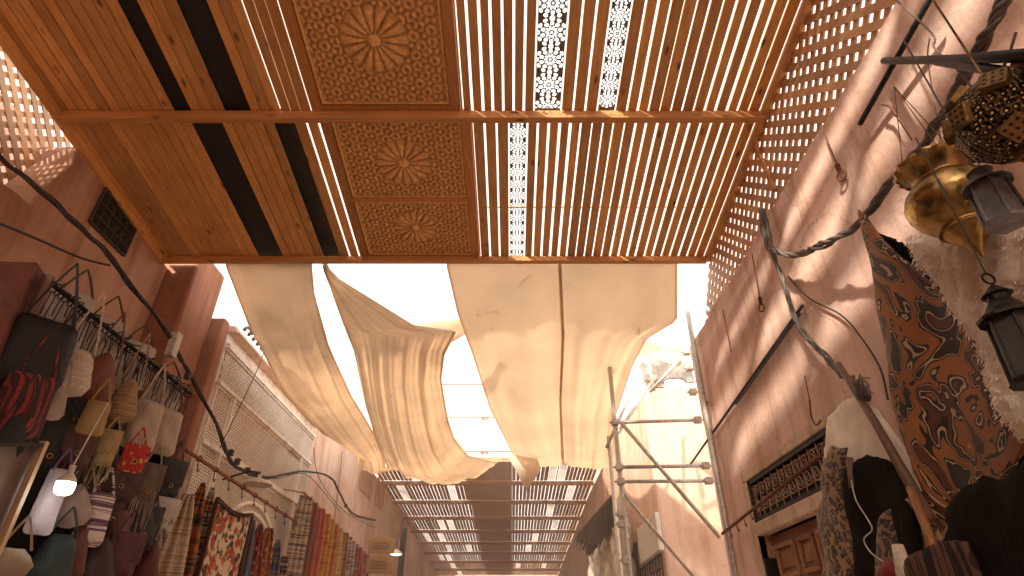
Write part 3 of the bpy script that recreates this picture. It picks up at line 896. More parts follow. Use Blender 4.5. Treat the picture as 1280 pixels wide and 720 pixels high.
# stepped pier and carved facade
pr_ = thing('plaster_pier', 'dark red plaster pier stepping out beside the carved stucco facade', 'pier', (-3.1, 4.8, 0))
prism('shaft', [(-3.6, 4.6), (-3.02, 4.6), (-3.02, 5.12), (-3.6, 5.12)], 'Z', 0, 4.9, M['plaster_red'], pr_, bevel=.04)
prism('lower_shaft', [(-3.3, 5.125), (-2.90, 5.125), (-2.90, 5.25), (-3.3, 5.25)], 'Z', 0, 4.42, M['plaster_red'], pr_, bevel=.03)
XF = -2.88
fc = thing('stucco_facade', 'cream carved stucco facade with arabesque panels and a horseshoe arch', 'facade', (XF, 6.7, 0))
prism('wall', [(5.26, 0), (8.3, 0), (8.3, 4.30), (5.26, 4.30)], 'X', XF - .35, XF - .02, M['whitewash'], fc)
def facade_panel(ya, yb, za, zb, mat, d=.0):
    mb = MB(); mb.box(XF - .018, XF - .004 + d, ya, yb, za, zb); return mb.build('carved_panel', mat, fc)
facade_panel(5.30, 5.62, 1.5, 3.75, M['lace'])
facade_panel(7.95, 8.27, 1.5, 3.75, M['lace'])
facade_panel(5.30, 8.27, 3.82, 4.12, M['lace'])
facade_panel(5.72, 7.85, 3.25, 3.70, M['lace'])
facade_panel(5.72, 7.85, 1.4, 3.15, M['lace_fine'])
mb = MB()
for z in (3.78, 3.20, 4.16): mb.box(XF - .02, XF + .030, 5.27, 8.29, z - .018, z + .018)
for z in (3.745, 3.235, 4.20, 4.125): mb.box(XF - .02, XF + .016, 5.27, 8.29, z - .008, z + .008)
for y in (5.67, 7.90): mb.box(XF - .02, XF + .026, y - .02, y + .02, 1.4, 3.76)
for y in (5.285, 5.63, 7.94, 8.28): mb.box(XF - .02, XF + .014, y - .008, y + .008, 1.4, 3.755)
mb.build('moulding', M['whitewash'], fc, bevel=.006)
mb = MB()
for rr in (.98, .88):
    pts = [(XF + .01, 6.78 + rr * math.cos(a), 1.95 + rr * math.sin(a)) for a in [R(-35 + 250 * i / 40) for i in range(41)]]
    mb.tube(pts, .022, 8)
mb.build('arch_rib', M['whitewash'], fc, True)
mb = MB(); mb.hexa([(XF - .3, 5.26, 4.305), (XF + .1, 5.26, 4.305), (XF + .1, 8.3, 4.305), (XF - .3, 8.3, 4.305), (XF - .36, 5.26, 4.44), (XF + .03, 5.26, 4.40), (XF + .03, 8.3, 4.40), (XF - .36, 8.3, 4.44)])
cop = mb.build('coping', M['plaster_pale'], fc, bevel=.02)
mb = MB()
y = 5.35
while y < 8.25:
    pts = [(XF + .13 + .02 * math.cos(a), y + .05 * math.cos(a), 4.36 + .055 * math.sin(a)) for a in [math.pi * i / 8 for i in range(9)]]
    mb.tube(pts, .018, 6); y += .115
mb.build('roof_tile', M['rubble'], fc, True)
mb = MB(); a = P(225, 420, X=-2.86); mb.box(-2.93, -2.86, a.y - .03, a.y + .05, a.z - .19, a.z + .03)
o = mb.build('junction_box', M['white_paint'], None, bevel=.008, loc=(-2.88, a.y, a.z)); tag(o, 'pale junction box on the red pier above the cable', 'junction box')
# wall continuing to the far roof
lc = thing('distant_building', 'pink plaster wall running from the carved facade to the far roof', 'building', (-3, 12, 0))
prism('wall', [(8.31, 0), (27, 0), (27, 4.75), (8.31, 4.75)], 'X', -3.6, -3.0, M['plaster_pale'], lc)
for (ya, yb) in ((11.6, 12.7), (13.1, 14.0)):
    mb = MB(); lattice(mb, [(ya, 4.2), (yb, 4.2), (yb, 4.82), (ya, 4.82)], -2.985, .08, .035, .012); mb.build('lattice', M['lath'], lc)
# storey bridging the lane far beyond, and end wall
tr = thing('roof_frame', 'bright white frame of beams and posts standing above the far roof behind the cloths', 'frame', (-.7, 14, 5))
for z, h in ((7.4, .16), (6.47, .06), (5.66, .16)):
    mb = MB(); mb.box(-2.9, 1.85, 13.95, 14.05, z - h / 2, z + h / 2); mb.build('beam', M['white_bright'], tr)
for x, w_ in ((-2.85, .06), (-.72, .05), (-.62, .03), (1.80, .06)):
    mb = MB(); mb.box(x - w_, x + w_, 14.06, 14.14, 4.75, 7.45); mb.build('post', M['white_bright'], tr)
ew = thing('end_wall', 'hazy pink wall closing the far end of the lane', 'wall', (0, 27, 0))
prism('wall', [(-6, 0), (6, 0), (6, 4.6), (-6, 4.6)], 'Y', 27.05, 27.4, M['plaster_far'], ew)

bw = thing('sun_block_wall', 'unseen plastered wall added behind the viewer to block the sun', 'wall', (0, -7.2, 0))  # out of view, added to block low sun from behind the camera
prism('wall', [(-6, 0), (6, 0), (6, 6.0), (-6, 6.0)], 'Y', -9.3, -9.0, M['plaster_far'], bw)

# ------------------------------------------------------------------ far pergola roof
rf = thing('slatted_roof', 'far slatted roof with a closed middle strip and many thin cross beams', 'roof', (-1, 16, 4.8))
y = 11.95; k = 0
random.seed(21)
while y < 25.5:
    y0, y1 = y + .03, y + 1.57
    mb = MB()
    for a, b in ((-3.0, -1.05), (0.0, 1.86)):
        holes = []
        for q in range(random.choice((0, 1, 1, 2))):
            h = random.uniform(a + .15, b - .4); holes.append((h, h + .17))
        holes.sort()
        x = a
        for h0, h1 in holes:
            if h0 <= x: continue
            slat_run(mb, x, h0, y0, y1, roof2z, .088, .014)
            ps = MB(); ps.add([(h0 + .005, y0, roof2z(y0) + .01), (h1 - .005, y0, roof2z(y0) + .01), (h1 - .005, y1, roof2z(y1) + .01), (h0 + .005, y1, roof2z(y1) + .01)], [(0, 1, 2, 3)]); ps.build('gauze_strip', M['gauze'], rf)
            x = h1
        slat_run(mb, x, b, y0, y1, roof2z, .088, .014)
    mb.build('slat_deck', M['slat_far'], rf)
    mb = MB(); z0, z1 = roof2z(y0) - .004, roof2z(y1) - .004
    mb.hexa([(-1.05, y0, z0), (0, y0, z0), (0, y1, z1), (-1.05, y1, z1), (-1.05, y0, z0 + .03), (0, y0, z0 + .03), (0, y1, z1 + .03), (-1.05, y1, z1 + .03)], random.random())
    mb.build('closed_board', M['slat_far'], rf)
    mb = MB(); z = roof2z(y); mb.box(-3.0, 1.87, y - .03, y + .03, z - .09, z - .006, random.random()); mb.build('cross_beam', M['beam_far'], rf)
    y += 1.6; k += 1

# ------------------------------------------------------------------ shade cloths
def para(Y, sag=1.0):
    d = max(0.0, Y - 4.5)
    drop = .40 * (1 - math.exp(-d / .4)) + .10 * d - .08 * max(0.0, d - 3.0) ** 2
    return CAMZ + 3.07 - drop

def interp(pl, y):
    if y <= pl[0][1]: return pl[0][0]
    for (x0, y0), (x1, y1) in zip(pl, pl[1:]):
        if y <= y1: return x0 + (x1 - x0) * (y - y0) / max(1e-6, y1 - y0)
    return pl[-1][0]

def shade_cloth(name, label, left, right, farL, farR, mat, folds, amp, sagx, Y0=4.47, Y1=11.8, seed=0, extra=None, ncols=90, nrows=110, grow=None, group=None, hem=0):
    mb = MB(); vs = []
    rows = []
    best = None
    for i in range(nrows + 1):
        Y = Y0 + (Y1 - Y0) * i / nrows
        z = para(Y) - CAMZ
        k = z / Y
        v = (k * CS - SN) / (CS + k * SN)
        py = 360 - v * FPX
        t = Y / (CS - v * SN)
        rows.append((Y, z + CAMZ, py, t))
    im = max(range(len(rows)), key=lambda i: rows[i][2])
    pymax = rows[im][2]
    lo = max(left[0][1], right[0][1]); 
    for i, (Y, z, py, t) in enumerate(rows):
        if i <= im:
            xl = (interp(left, py) - 640) / FPX * t; xr = (interp(right, py) - 640) / FPX * t
            xe = (xl, xr)
        else:
            w = min(1, 5 * (i - im) / (nrows - im))
            xl = xe[0] + (farL - xe[0]) * w; xr = xe[1] + (farR - xe[1]) * w
        g = min(1, max(0, (Y - Y0) / 1.2)); gg = .25 + .75 * g
        if i > im: z += .45 * (i - im) / (nrows - im)
        if i > im: gg *= max(.2, 1 - (i - im) / (nrows - im))
        for j in range(ncols + 1):
            s = j / ncols
            warp = s + .05 * math.sin(3.1 * s + seed + .35 * Y)
            fo = 0
            if folds:
                fo = math.sin(2 * math.pi * folds * warp + seed) + .5 * math.sin(2 * math.pi * folds * 1.73 * warp + seed * 2.1 + .4 * Y) + .28 * math.sin(2 * math.pi * folds * 3.1 * warp + 1.3 * seed - .3 * Y)
            edge = .3 + .7 * abs(2 * s - 1)
            dz = amp * gg * fo * edge - sagx * (gg if i <= im else 1.0) * min(1.0, .25 + .75 * max(0.0, (Y - 5.5) / 2.5)) * (1 - (2 * s - 1) ** 2)
            dz += .012 * math.sin(Y * 1.3 + s * 4 + seed) + .014 * vnoise(s * .9, Y * .12, 1, seed) * gg
            yj = .02 * math.sin(9 * s + seed) 
            vs.append((xl + (xr - xl) * s, Y + yj, z + dz))
    n = ncols + 1
    fs = [(i * n + j, i * n + j + 1, (i + 1) * n + j + 1, (i + 1) * n + j) for i in range(nrows) for j in range(ncols)]
    mb.add(vs, fs)
    if extra: extra(mb)
    o = mb.build(name, mat, None, True, .003)
    tag(o, label, 'shade cloth', group)
    for js in ((0, 1, 2), (ncols - 2, ncols - 1, ncols)):
        hm = MB(); hv = []
        for i in range(nrows + 1):
            for j in js:
                p = vs[i * n + j]; hv.append((p[0], p[1] - .004, p[2] - .006 - .002 * math.sin(i * 1.7)))
        hm.add(hv, [(i * 3 + j, i * 3 + j + 1, (i + 1) * 3 + j + 1, (i + 1) * 3 + j) for i in range(nrows) for j in range(2)])
        hm.build('hem', mat, o, True)
    return o

shade_cloth('shade_cloth', 'narrow tan cloth strip sagging beside the carved facade',
            [(280, 330), (310, 410), (352, 490), (402, 540), (445, 565)], [(391, 330), (394, 365), (412, 430), (440, 495), (470, 545), (482, 575)],
            -2.0, -1.75, M['cloth'], 2.6, .030, .12, seed=1.2)
def spike(mb):
    a = P(515, 405, T=6.3); b = P(600, 397, T=6.0); c = P(600, 406, T=6.0); d = P(572, 424, T=6.4); e = P(540, 440, T=6.5)
    mb.add([a, b, c, d, e], [(0, 1, 2, 3, 4)])
shade_cloth('shade_cloth', 'twisted tan cloth hanging from one corner with its top edge loose',
            [(403, 332), (425, 395), (442, 440), (455, 505), (468, 545), (484, 580)], [(407, 332), (425, 350), (520, 407), (571, 412), (556, 440), (552, 470), (560, 520), (568, 545), (585, 568), (626, 582)],
            -1.35, -1.0, M['cloth'], 5.0, .03, .30, Y0=4.49, seed=3.4, extra=spike)
def corner(mb):
    a, b, c, d = P(632, 566, T=7.85), P(672, 574, T=7.9), P(676, 588, T=7.86), P(658, 613, T=7.8)
    e = P(645, 588, T=7.8)
    mb.add([a, b, c, d, e], [(0, 1, 2, 3, 4)])
shade_cloth('shade_cloth', 'broad cream cloth with a pointed lower corner, joined along a seam to its neighbour',
            [(558, 330), (572, 390), (590, 440), (612, 510), (638, 562), (652, 590)], [(702, 330), (706, 420), (702, 500), (706, 590)],
            0.22, .5, M['cloth_thin'], 1.6, .012, .05, seed=5.1, extra=corner)
shade_cloth('shade_cloth', 'cream cloth panel beside the scaffold with a torn side edge',
            [(698, 330), (702, 420), (699, 500), (702, 590)], [(846, 330), (846, 402), (808, 425), (790, 460), (770, 520), (764, 590)],
            .55, 1.35, M['cloth_thin'], 2.2, .014, .05, seed=7.7)
# loose flap and pointed corner
mb = MB()
fl = [P(806, 424, T=6.9), P(830, 436, T=6.8), P(868, 436, T=6.5), P(872, 447, T=6.5), P(850, 458, T=6.6), P(812, 446, T=6.9), P(796, 446, T=7.0)]
mb.add(fl, [tuple(range(7))]); tag(mb.build('cloth_scrap', M['cloth_thin'], None, False, .004), 'torn cream cloth scrap caught on the scaffold top', 'cloth')
# wires carrying the cloths
def wire(name, label, pts, r, mat, cat='wire', n=6, group=None, smooth=True, sub=8):
    mb = MB(); mb.tube(smoothpath(pts, sub) if smooth else pts, r, n)
    return tag(mb.build(name, mat, None, True), label, cat, group)

# ------------------------------------------------------------------ scaffold
sc = thing('scaffold_tower', 'galvanised tube scaffold tower standing in the gap beside the pink wall', 'scaffold', (1.5, 6, 0))
def stube(a, b, r=.022, mat='steel', name='tube'):
    mb = MB(); mb.tube([a, b], r, 10); o = mb.build(name, M[mat], sc, True); return o
def down(px, py, Y):
    p = P(px, py, Y=Y); return Vector((p.x, p.y, 0)), p
YS = 5.75
posts = []
for (px, py, Y, zt) in ((768, 520, YS, 4.2), (775, 600, YS + .55, 3.8), (851, 345, 4.98, 4.6), (862, 420, YS + .9, 4.6), (762, 560, YS + 1.0, 3.7)):
    p = P(px, py, Y=Y); stube((p.x, p.y, 0), (p.x, p.y, max(zt, p.z)), .024, name='standard'); posts.append(p)
def hz(pa, pb, Y, Yb=None, r=.019):
    stube(P(*pa, Y=Y), P(*pb, Y=Yb or Y), r, name='ledger')
hz((764, 528), (872, 525), YS); hz((772, 584), (884, 582), YS); hz((772, 602), (886, 601), YS + .15)
hz((758, 560), (785, 500), YS + 1.0, YS + .9); hz((770, 545), (820, 470), YS + .3, YS + 1.2)
hz((776, 528), (900, 672), YS - .05, YS - .05, .02); hz((780, 618), (868, 722), YS, YS, .017); hz((812, 490), (850, 450), YS + .5, YS + .3, .02)
hz((808, 440), (818, 488), YS + .6, YS + .6, .02)
for px, py, Y in ((769, 528, YS), (774, 584, YS), (776, 602, YS), (776, 642, YS), (777, 655, YS), (872, 525, YS - .2), (882, 582, YS - .2), (886, 601, YS - .2), (782, 700, YS), (858, 440, YS - .2), (862, 460, YS - .2), (866, 490, YS - .2)):
    p = P(px, py, Y=Y); mb = MB(); mb.box(p.x - .035, p.x + .035, p.y - .035, p.y + .035, p.z - .03, p.z + .03); mb.tube([(p.x - .06, p.y, p.z), (p.x + .06, p.y, p.z)], .012, 6)
    mb.build('coupler', M['steel'], sc, bevel=.008)

# ------------------------------------------------------------------ cables
def bundle(name, label, pts, r, strands, spread, mat, cat='cable', twist=5.0, sub=8):
    base = [p + Vector((.005 * math.sin(i * .47 + len(label)), .005 * math.sin(i * .31), .006 * math.sin(i * .39 + 1) + .003 * math.sin(i * 1.13))) for i, p in enumerate(smoothpath(pts, sub))]; mb = MB(); n = len(base)
    for s in range(strands):
        ph = 2 * math.pi * s / strands
        q = []
        for i, p in enumerate(base):
            t = (base[min(i + 1, n - 1)] - base[max(i - 1, 0)]).normalized()
            e1 = t.orthogonal().normalized(); e2 = t.cross(e1)
            a = ph + twist * i / n * 2 * math.pi
            w = spread * (.7 + .6 * math.sin(i * .37 + s * 2) + (1.2 * max(0, math.sin(i * .11 + s * 1.9)) if s == strands - 1 else 0))
            q.append(p + (e1 * math.cos(a) + e2 * math.sin(a)) * w)
        mb.tube(q, r, 6)
    return tag(mb.build(name, mat, None, True), label, cat)

pts = [P(-30, 165, X=-3.05), P(0, 195, X=-3.05), (P(55, 243, X=-3.05)), P(100, 282, X=-3.05), P(135, 318, X=-3.05), P(170, 365, X=-3.02), P(205, 410, X=-2.95), P(240, 475, X=-2.8), P(268, 525, X=-2.75),
       P(285, 568, X=-2.75), P(303, 588, X=-2.75), P(335, 596, X=-2.75), P(375, 590, X=-2.75), P(412, 596, X=-2.82), P(425, 618, X=-2.85), P(442, 642, X=-2.9), P(470, 650, X=-2.95)]
bundle('cable_bundle', 'thick black cable bundle sagging across the ochre wall and the carved facade', pts, .008, 5, .012, M['cable'])
for px, py in ((288, 566), (296, 577), (309, 588), (322, 593), (234, 470), (432, 632)):
    q = P(px, py, X=-2.74 if px < 400 else -2.86); mb = MB(); mb.box(q.x - .02, q.x + .03, q.y - .02, q.y + .02, q.z - .03, q.z + .03); mb.build('clip', M['cable'], bpy.data.objects['cable_bundle'], bevel=.006)
pts = [P(-20, 272, X=-3.2), P(40, 296, X=-3.2), P(100, 322, X=-3.15), P(138, 332, X=-3.05)]
wire('cable', 'thin cable running from the dark awning into the thick bundle', pts, .009, M['cable'], 'cable')
pts = [P(1262, -30, X=1.5), P(1248, 15, X=1.5), P(1212, 85, X=1.52), P(1170, 155, X=1.55), P(1130, 210, X=1.6), P(1082, 268, X=1.62), P(1040, 300, X=1.65), P(1005, 316, X=1.68), P(972, 314, X=1.7), P(955, 296, X=1.72), P(953, 262, X=1.74)]
bundle('cable_bundle', 'twisted dusty cable loop hanging from the lattice corner past the brass urn', pts, .009, 5, .012, M['cable_grey'], twist=9)
pts = [P(956, 262, X=1.74), P(962, 300, X=1.74), P(975, 345, X=1.74), P(992, 390, X=1.72), P(1018, 432, X=1.72), P(1052, 465, X=1.7), P(1072, 480, X=1.66), P(1085, 500, X=1.64)]
bundle('cable_bundle', 'grey cable bundle dropping down the pink wall to the dark pole', pts, .008, 3, .010, M['cable_grey'])
pts = [P(985, 345, X=1.78), P(1010, 372, X=1.78), P(1050, 393, X=1.78), P(1075, 420, X=1.77), P(1100, 460, X=1.76), P(1110, 500, X=1.75)]
wire('cable', 'thin dark wire looping over the pink wall beside the printed leather', pts, .005, M['cable'], 'cable')
for lab, pl in (('thin wire dropping across the carved stucco to the red rail', [(330, 440, -2.8), (318, 470, -2.8), (275, 560, -2.72)]),
                ('thin wire crossing the far pink wall above the scarves', [(392, 560, -2.9), (400, 600, -2.9), (432, 640, -2.9), (470, 660, -2.9)]),
                ('thin hanging wire on the far pink wall', [(428, 565, -2.95), (424, 600, -2.95), (418, 650, -2.9)]),
                ('slack wire curving below the thick cable bundle', [(310, 594, -2.74), (345, 598, -2.74), (380, 592, -2.76), (402, 612, -2.8), (425, 640, -2.85)])):
    wire('hanging_wire', lab, [P(a, b, X=c) for a, b, c in pl], .005, M['cable'], 'wire')

# ------------------------------------------------------------------ wall hooks, rods
def hook_wire(label, top, bot, X, ring=True, r=.0045):
    a, b = P(*top, X=X), P(*bot, X=X)
    mb = MB(); mb.tube([a, b], r * .8, 6)
    d = (b - a).normalized()
    if ring:
        for i in range(5): mb.torus(b + d * (-.05 + .011 * i), .010, .004, d, 10, 5)
        mb.torus(b + d * .03, .026, .006, (1, .3, .2), 18, 6)
    return tag(mb.build('wall_hook', M['rust'], None, True), label, 'hook', 'rusty hooks hanging on wires down the pink wall')
hook_wire('rusty ring hook on a wire under the lattice, the highest', (1030, 165), (1050, 215), XR - .03)
hook_wire('rusty ring hook on a wire above the thin iron rod', (940, 318), (951, 380), XR - .03)
hook_wire('short twisted wire end hanging between two ring hooks', (904, 388), (914, 440), XR - .03, False)
hook_wire('rusty ring hook on a wire beside the scaffold', (870, 440), (881, 500), XR - .03)
mb = MB(); pts = [P(1012, 500, X=XR - .03), P(1014, 520, X=XR - .03), P(1020, 531, X=XR - .04), P(1026, 526, X=XR - .05)]
mb.tube([P(1006, 470, X=XR - .01), P(1012, 500, X=XR - .03)], .003, 5); mb.tube(smoothpath(pts), .005, 6)
tag(mb.build('wall_hook', M['rust'], None, True), 'pale s-shaped hook above the transom grille', 'hook')
mb = MB(); a, b = P(1102, 130, X=XR - .05), P(1120, 145, X=XR - .05)
mb.tube(smoothpath([a, P(1112, 133, X=XR - .05), b, P(1117, 140, X=XR - .05)]), .006, 6); mb.tube([b, P(1140, 175, X=XR - .05)], .003, 5)
tag(mb.build('wall_hook', M['rust'], None, True), 'red hook on the wall under the black iron rods', 'hook')

for lab, a, b, Xa, Xb, r in (('black iron rod slanting down the wall from the roof lattice', (1170, -15), (1075, 155), 1.7, 1.74, .013),):
    mb = MB(); mb.tube([P(*a, X=Xa), P(*b, X=Xb)], r, 8); tag(mb.build('iron_rod', M['iron'], None, True), lab, 'rod')
br = thing('iron_bracket', 'forked black iron bracket jutting out over the brass lanterns', 'bracket', tuple(P(1107, 77, X=1.72)))
mb = MB(); mb.tube([P(1105, 76, X=1.74), P(1200, 74, X=1.45), P(1300, 68, X=1.12)], .016, 8); mb.build('arm', M['iron'], br, True)
mb = MB(); mb.tube([P(1170, 77, X=1.56), P(1300, 96, X=1.15)], .014, 8); mb.build('arm', M['iron'], br, True)
mb = MB(); mb.tube([P(1003, 382, X=XR - .03), P(862, 582, X=XR - .03)], .010, 8); mb.tube([P(1000, 392, X=XR - .04), P(920, 505, X=XR - .04)], .008, 8)
tag(mb.build('iron_rod', M['cable'], None, True), 'thin iron rod fixed slantwise across the pink wall', 'rod')
hr = thing('hook_rail', 'rusty rail with small hooks crossing the transom grille', 'rail', tuple(P(903, 667, X=XR - .12)))
mb = MB(); mb.tube([P(903, 667, X=XR - .10), P(1025, 570, X=XR - .14)], .012, 8); mb.build('bar', M['rust'], hr, True)
for px, py in ((912, 662), (921, 655), (930, 648), (938, 640)):
    p = P(px, py, X=XR - .11); mb = MB(); mb.tube(smoothpath([p, p + Vector((0, 0, -.03)), p + Vector((0, -.015, -.055)), p + Vector((0, -.035, -.04))]), .004, 5); mb.build('hook', M['rust'], hr, True)
for lab, pl, r in (('loose grey wire tied round the black iron bracket', [(1120, 0, 1.7), (1165, 42, 1.62), (1168, 60, 1.6), (1195, 85, 1.5), (1215, 110, 1.42)], .004),
                   ('fine string hanging down the pink wall from the bracket', [(1162, 48, 1.66), (1160, 75, 1.66), (1170, 140, 1.66), (1178, 190, 1.6)], .003),
                   ('wires holding the brass star lantern under the bracket', [(1270, 40, 1.2), (1262, 66, 1.2), (1255, 82, 1.2), (1247, 100, 1.2)], .004)):
    wire('hanging_wire', lab, [P(a, b, X=c) for a, b, c in pl], r, M['cable_grey'], 'wire')

random.seed(31)
mb = MB(); q0 = P(1078, 486, X=1.62)
for k in range(9):
    pts = [q0 + Vector((random.uniform(-.03, .01), random.uniform(-.07, .05), random.uniform(-.05, .05))) for _ in range(6)]
    mb.tube(smoothpath(pts, 6), .0022, 4)
tag(mb.build('wire_tangle', M['cable_grey'], None, True), 'tangle of thin wire wound round the top of the dark pole', 'wire')
wire('cord', 'thin white cord snaking down over the dark brown hide', [P(a, b, X=1.50) for a, b in ((1064, 600), (1070, 625), (1084, 648), (1090, 662), (1080, 674), (1088, 690), (1104, 702))], .003, M['white_paint'], 'cord')

# ------------------------------------------------------------------ brass urn
c = P(1196, 258, X=1.36)
urn = thing('brass_urn', 'hanging engraved brass urn lamp with a scalloped rim and pointed base', 'lamp', tuple(c))
prof = [(.003, -.19), (.012, -.165), (.03, -.135), (.055, -.105), (.066, -.088), (.072, -.078), (.088, -.06), (.112, -.03), (.128, .005), (.130, .03), (.120, .06), (.098, .085), (.078, .098), (.070, .106)]
mb = MB(); mb.lathe(prof, 40, c); mb.build('belly', M['brass'], urn, True, loc=tuple(c))
mb = MB(); mb.lathe([(.070, .106), (.074, .120), (.090, .145), (.104, .160)], 40, c); mb.lathe([(.104, .160), (.112, .168), (.106, .172), (.096, .158)], 64, c, 18, .10)
mb.build('rim', M['brass'], urn, True, loc=tuple(c))
mb = MB(); mb.torus(c + Vector((0, 0, .106)), .072, .006, (0, 0, 1), 30, 6); mb.build('ring', M['brass'], urn, True); mb = MB(); mb.torus(c + Vector((0, 0, -.083)), .070, .007, (0, 0, 1), 30, 6); mb.build('ring', M['brass'], urn, True)
for k in range(3):
    a = 2 * math.pi * k / 3; mb = MB(); mb.tube([c + Vector((.1 * math.cos(a), .1 * math.sin(a), .165)), c + Vector((0, 0, .55))], .0016, 5); mb.build('chain', M['brass_dark'], urn)

# ------------------------------------------------------------------ star lantern
c = P(1262, 146, X=1.20)
st = thing('star_lantern', 'pierced dark brass star lantern with raised square bosses', 'lantern', tuple(c))
mb = MB()
bm = bmesh.new(); bmesh.ops.create_icosphere(bm, subdivisions=2, radius=.118)
vs = [c + v.co for v in bm.verts]
idx = {v: i for i, v in enumerate(bm.verts)}
mb.add(vs, [tuple(idx[v] for v in f.verts) for f in bm.faces])
mb.build('body', M['brass_pierced'], st, False, loc=tuple(c))
dirs = [Vector(d).normalized() for d in ((1, 0, 0), (-1, 0, 0), (0, 1, 0), (0, -1, 0), (0, 0, 1), (0, 0, -1), (1, 1, .4), (-1, 1, .4), (1, -1, .4), (-1, -1, .4), (-.6, -.5, -.9), (.6, -.5, -.9), (-.8, .2, .8), (.2, -.8, .8))]
for d in dirs:
    e1 = d.orthogonal().normalized(); e2 = d.cross(e1)
    ca, sa = math.cos(.5), math.sin(.5); e1, e2 = e1 * ca + e2 * sa, e2 * ca - e1 * sa
    mb = MB(); h = .026
    o0 = c + d * .10; o1 = c + d * .128
    mb.hexa([o0 - e1 * h - e2 * h, o0 + e1 * h - e2 * h, o0 + e1 * h + e2 * h, o0 - e1 * h + e2 * h, o1 - e1 * h - e2 * h, o1 + e1 * h - e2 * h, o1 + e1 * h + e2 * h, o1 - e1 * h + e2 * h])
    bo = mb.build('boss', M['brass_mid'], st, bevel=.003)
    mb = MB()
    for i in (-1, 0, 1):
        for j in (-1, 0, 1):
            q = o1 + d * .0006 + e1 * i * .016 + e2 * j * .016
            mb.tube([q, q + d * .0008], .0042, 6)
    mb.build('piercing', M['iron'], bo)
bm.free()
mb = MB(); mb.tube([c + Vector((0, 0, .1)), c + Vector((0, 0, .6))], .003, 5); mb.build('chain', M['brass_dark'], st)

# ------------------------------------------------------------------ tin lanterns
def lantern(label, c, w, h, mat, tilt=None, glass=None, name='tin_lantern'):
    t = thing(name, label, 'lantern', tuple(c))
    n = 6
    mb = MB()
    mb.lathe([(w * .50, -h * .5), (w * .55, -h * .46), (w * .50, -h * .44)], n, c)
    mb.lathe([(w * .0, -h * .5), (w * .5, -h * .5)], n, c); mb.build('base', mat, t)
    mb = MB()
    for k in range(n):
        a = 2 * math.pi * k / n
        mb.tube([c + Vector((w * .48 * math.cos(a), w * .48 * math.sin(a), -h * .45)), c + Vector((w * .42 * math.cos(a), w * .42 * math.sin(a), h * .15))], w * .035, 5)
    mb.build('frame', mat, t)
    mb = MB(); mb.lathe([(w * .45, -h * .45), (w * .39, h * .15)], n, c); mb.build('pane', glass or mat, t)
    mb = MB(); mb.lathe([(w * .56, h * .13), (w * .56, h * .16), (w * .34, h * .24), (w * .22, h * .33), (w * .22, h * .38), (w * .30, h * .39), (w * .14, h * .46), (w * .06, h * .5), (.001, h * .52)], 12, c); mb.build('cap', mat, t)
    mb = MB(); mb.torus(c + Vector((0, 0, h * .58)), w * .13, w * .025, (0, 1, 0), 16, 5); mb.build('ring', mat, t, True)
    mb = MB(); mb.tube([c + Vector((0, 0, h * .65)), c + Vector((0, 0, h * .65 + .5))], .0025, 5); mb.build('wire', M['cable'], t)
    return t
lantern('small blue grey tin lantern hanging between the urn and the star lantern', P(1240, 243, X=1.22), .10, .19, M['tin'], glass=M['tin'])
M['darkglass'] = simple('dusty dark glass', (0.05, 0.045, 0.04), 0.6, 0, 20)
lantern('black iron lantern hanging in front of the white fleece', P(1270, 415, X=1.25), .12, .27, M['iron'], glass=M['darkglass'])

# ------------------------------------------------------------------ hides and skins
def furtufts(mb, pixels, X, n, ln, up=-1):
    pass
o = hide('printed_hide', [(1072, 262), (1082, 268), (1098, 285), (1120, 312), (1160, 352), (1192, 392), (1222, 440), (1245, 495), (1284, 556), (1255, 600), (1210, 615), (1192, 640), (1182, 668), (1168, 645), (1158, 605), (1150, 590), (1135, 540), (1122, 490), (1110, 430), (1098, 375), (1085, 320)],
         1.58, M['printed'], step=.022, wob=.022, seed=2.1, thick=.006, rough=.003)
tag(o, 'orange, black and brown printed leather skin hanging beside the white fleece', 'hide')
o = hide('hide_backing', [(1092, 290), (1130, 310), (1168, 350), (1205, 385), (1232, 440), (1258, 500), (1290, 550), (1290, 640), (1240, 600), (1180, 480)], 1.66, M['hide_dark'], fur=1, furlen=.008, wob=.01, seed=.4, thick=.03)
tag(o, 'dark hide showing along the edge behind the printed leather skin', 'hide')
# sheepskin with tufted edge
poly = [P(px, py, X=1.50) for px, py in ((1136, 298), (1160, 288), (1190, 292), (1240, 275), (1300, 270), (1330, 420), (1330, 560), (1284, 552), (1255, 520), (1240, 478), (1222, 430), (1195, 388), (1170, 352), (1150, 330))]
p2 = [(p.y, p.z) for p in poly]
mb = MB()
v, f, out = sheet2d(p2, .016, .006)
ds = [edgedist(p, out) for p in v]
vs = []
for p, d in zip(v, ds):
    h = .045 * min(1, d / .06) ** .5 + .016 * vnoise(p[0] * 6, p[1] * 5, 1, 1.3) * min(1, d / .04) + .006 * random.uniform(-1, 1)
    vs.append((1.50 - h, p[0], p[1]))
mb.add(vs, f)
random.seed(11)
for p, d in zip(v, ds):
    for k in range(4 if d < .012 else 1):
        a = random.uniform(0, 6.28); l = random.uniform(.006, .014)
        h = .045 * min(1, d / .06) ** .5 + .012 * vnoise(p[0] * 6, p[1] * 5, 1, 1.3) * min(1, d / .04)
        bx = Vector((1.497 - h, p[0] + random.uniform(-.01, .01), p[1] + random.uniform(-.01, .01)))
        tip = bx + Vector((-.010, math.cos(a) * l * .7, math.sin(a) * l * .6 - .012))
        sd = Vector((0, -math.sin(a), math.cos(a))) * .005
        mb.add([bx - sd, bx + sd, tip], [(0, 1, 2)])
tag(mb.build('sheepskin', M['fleece'], None, True, .0, loc=(1.5, 1.6, 2.4)), 'thick creamy white sheepskin hanging behind the brass urn', 'sheepskin')
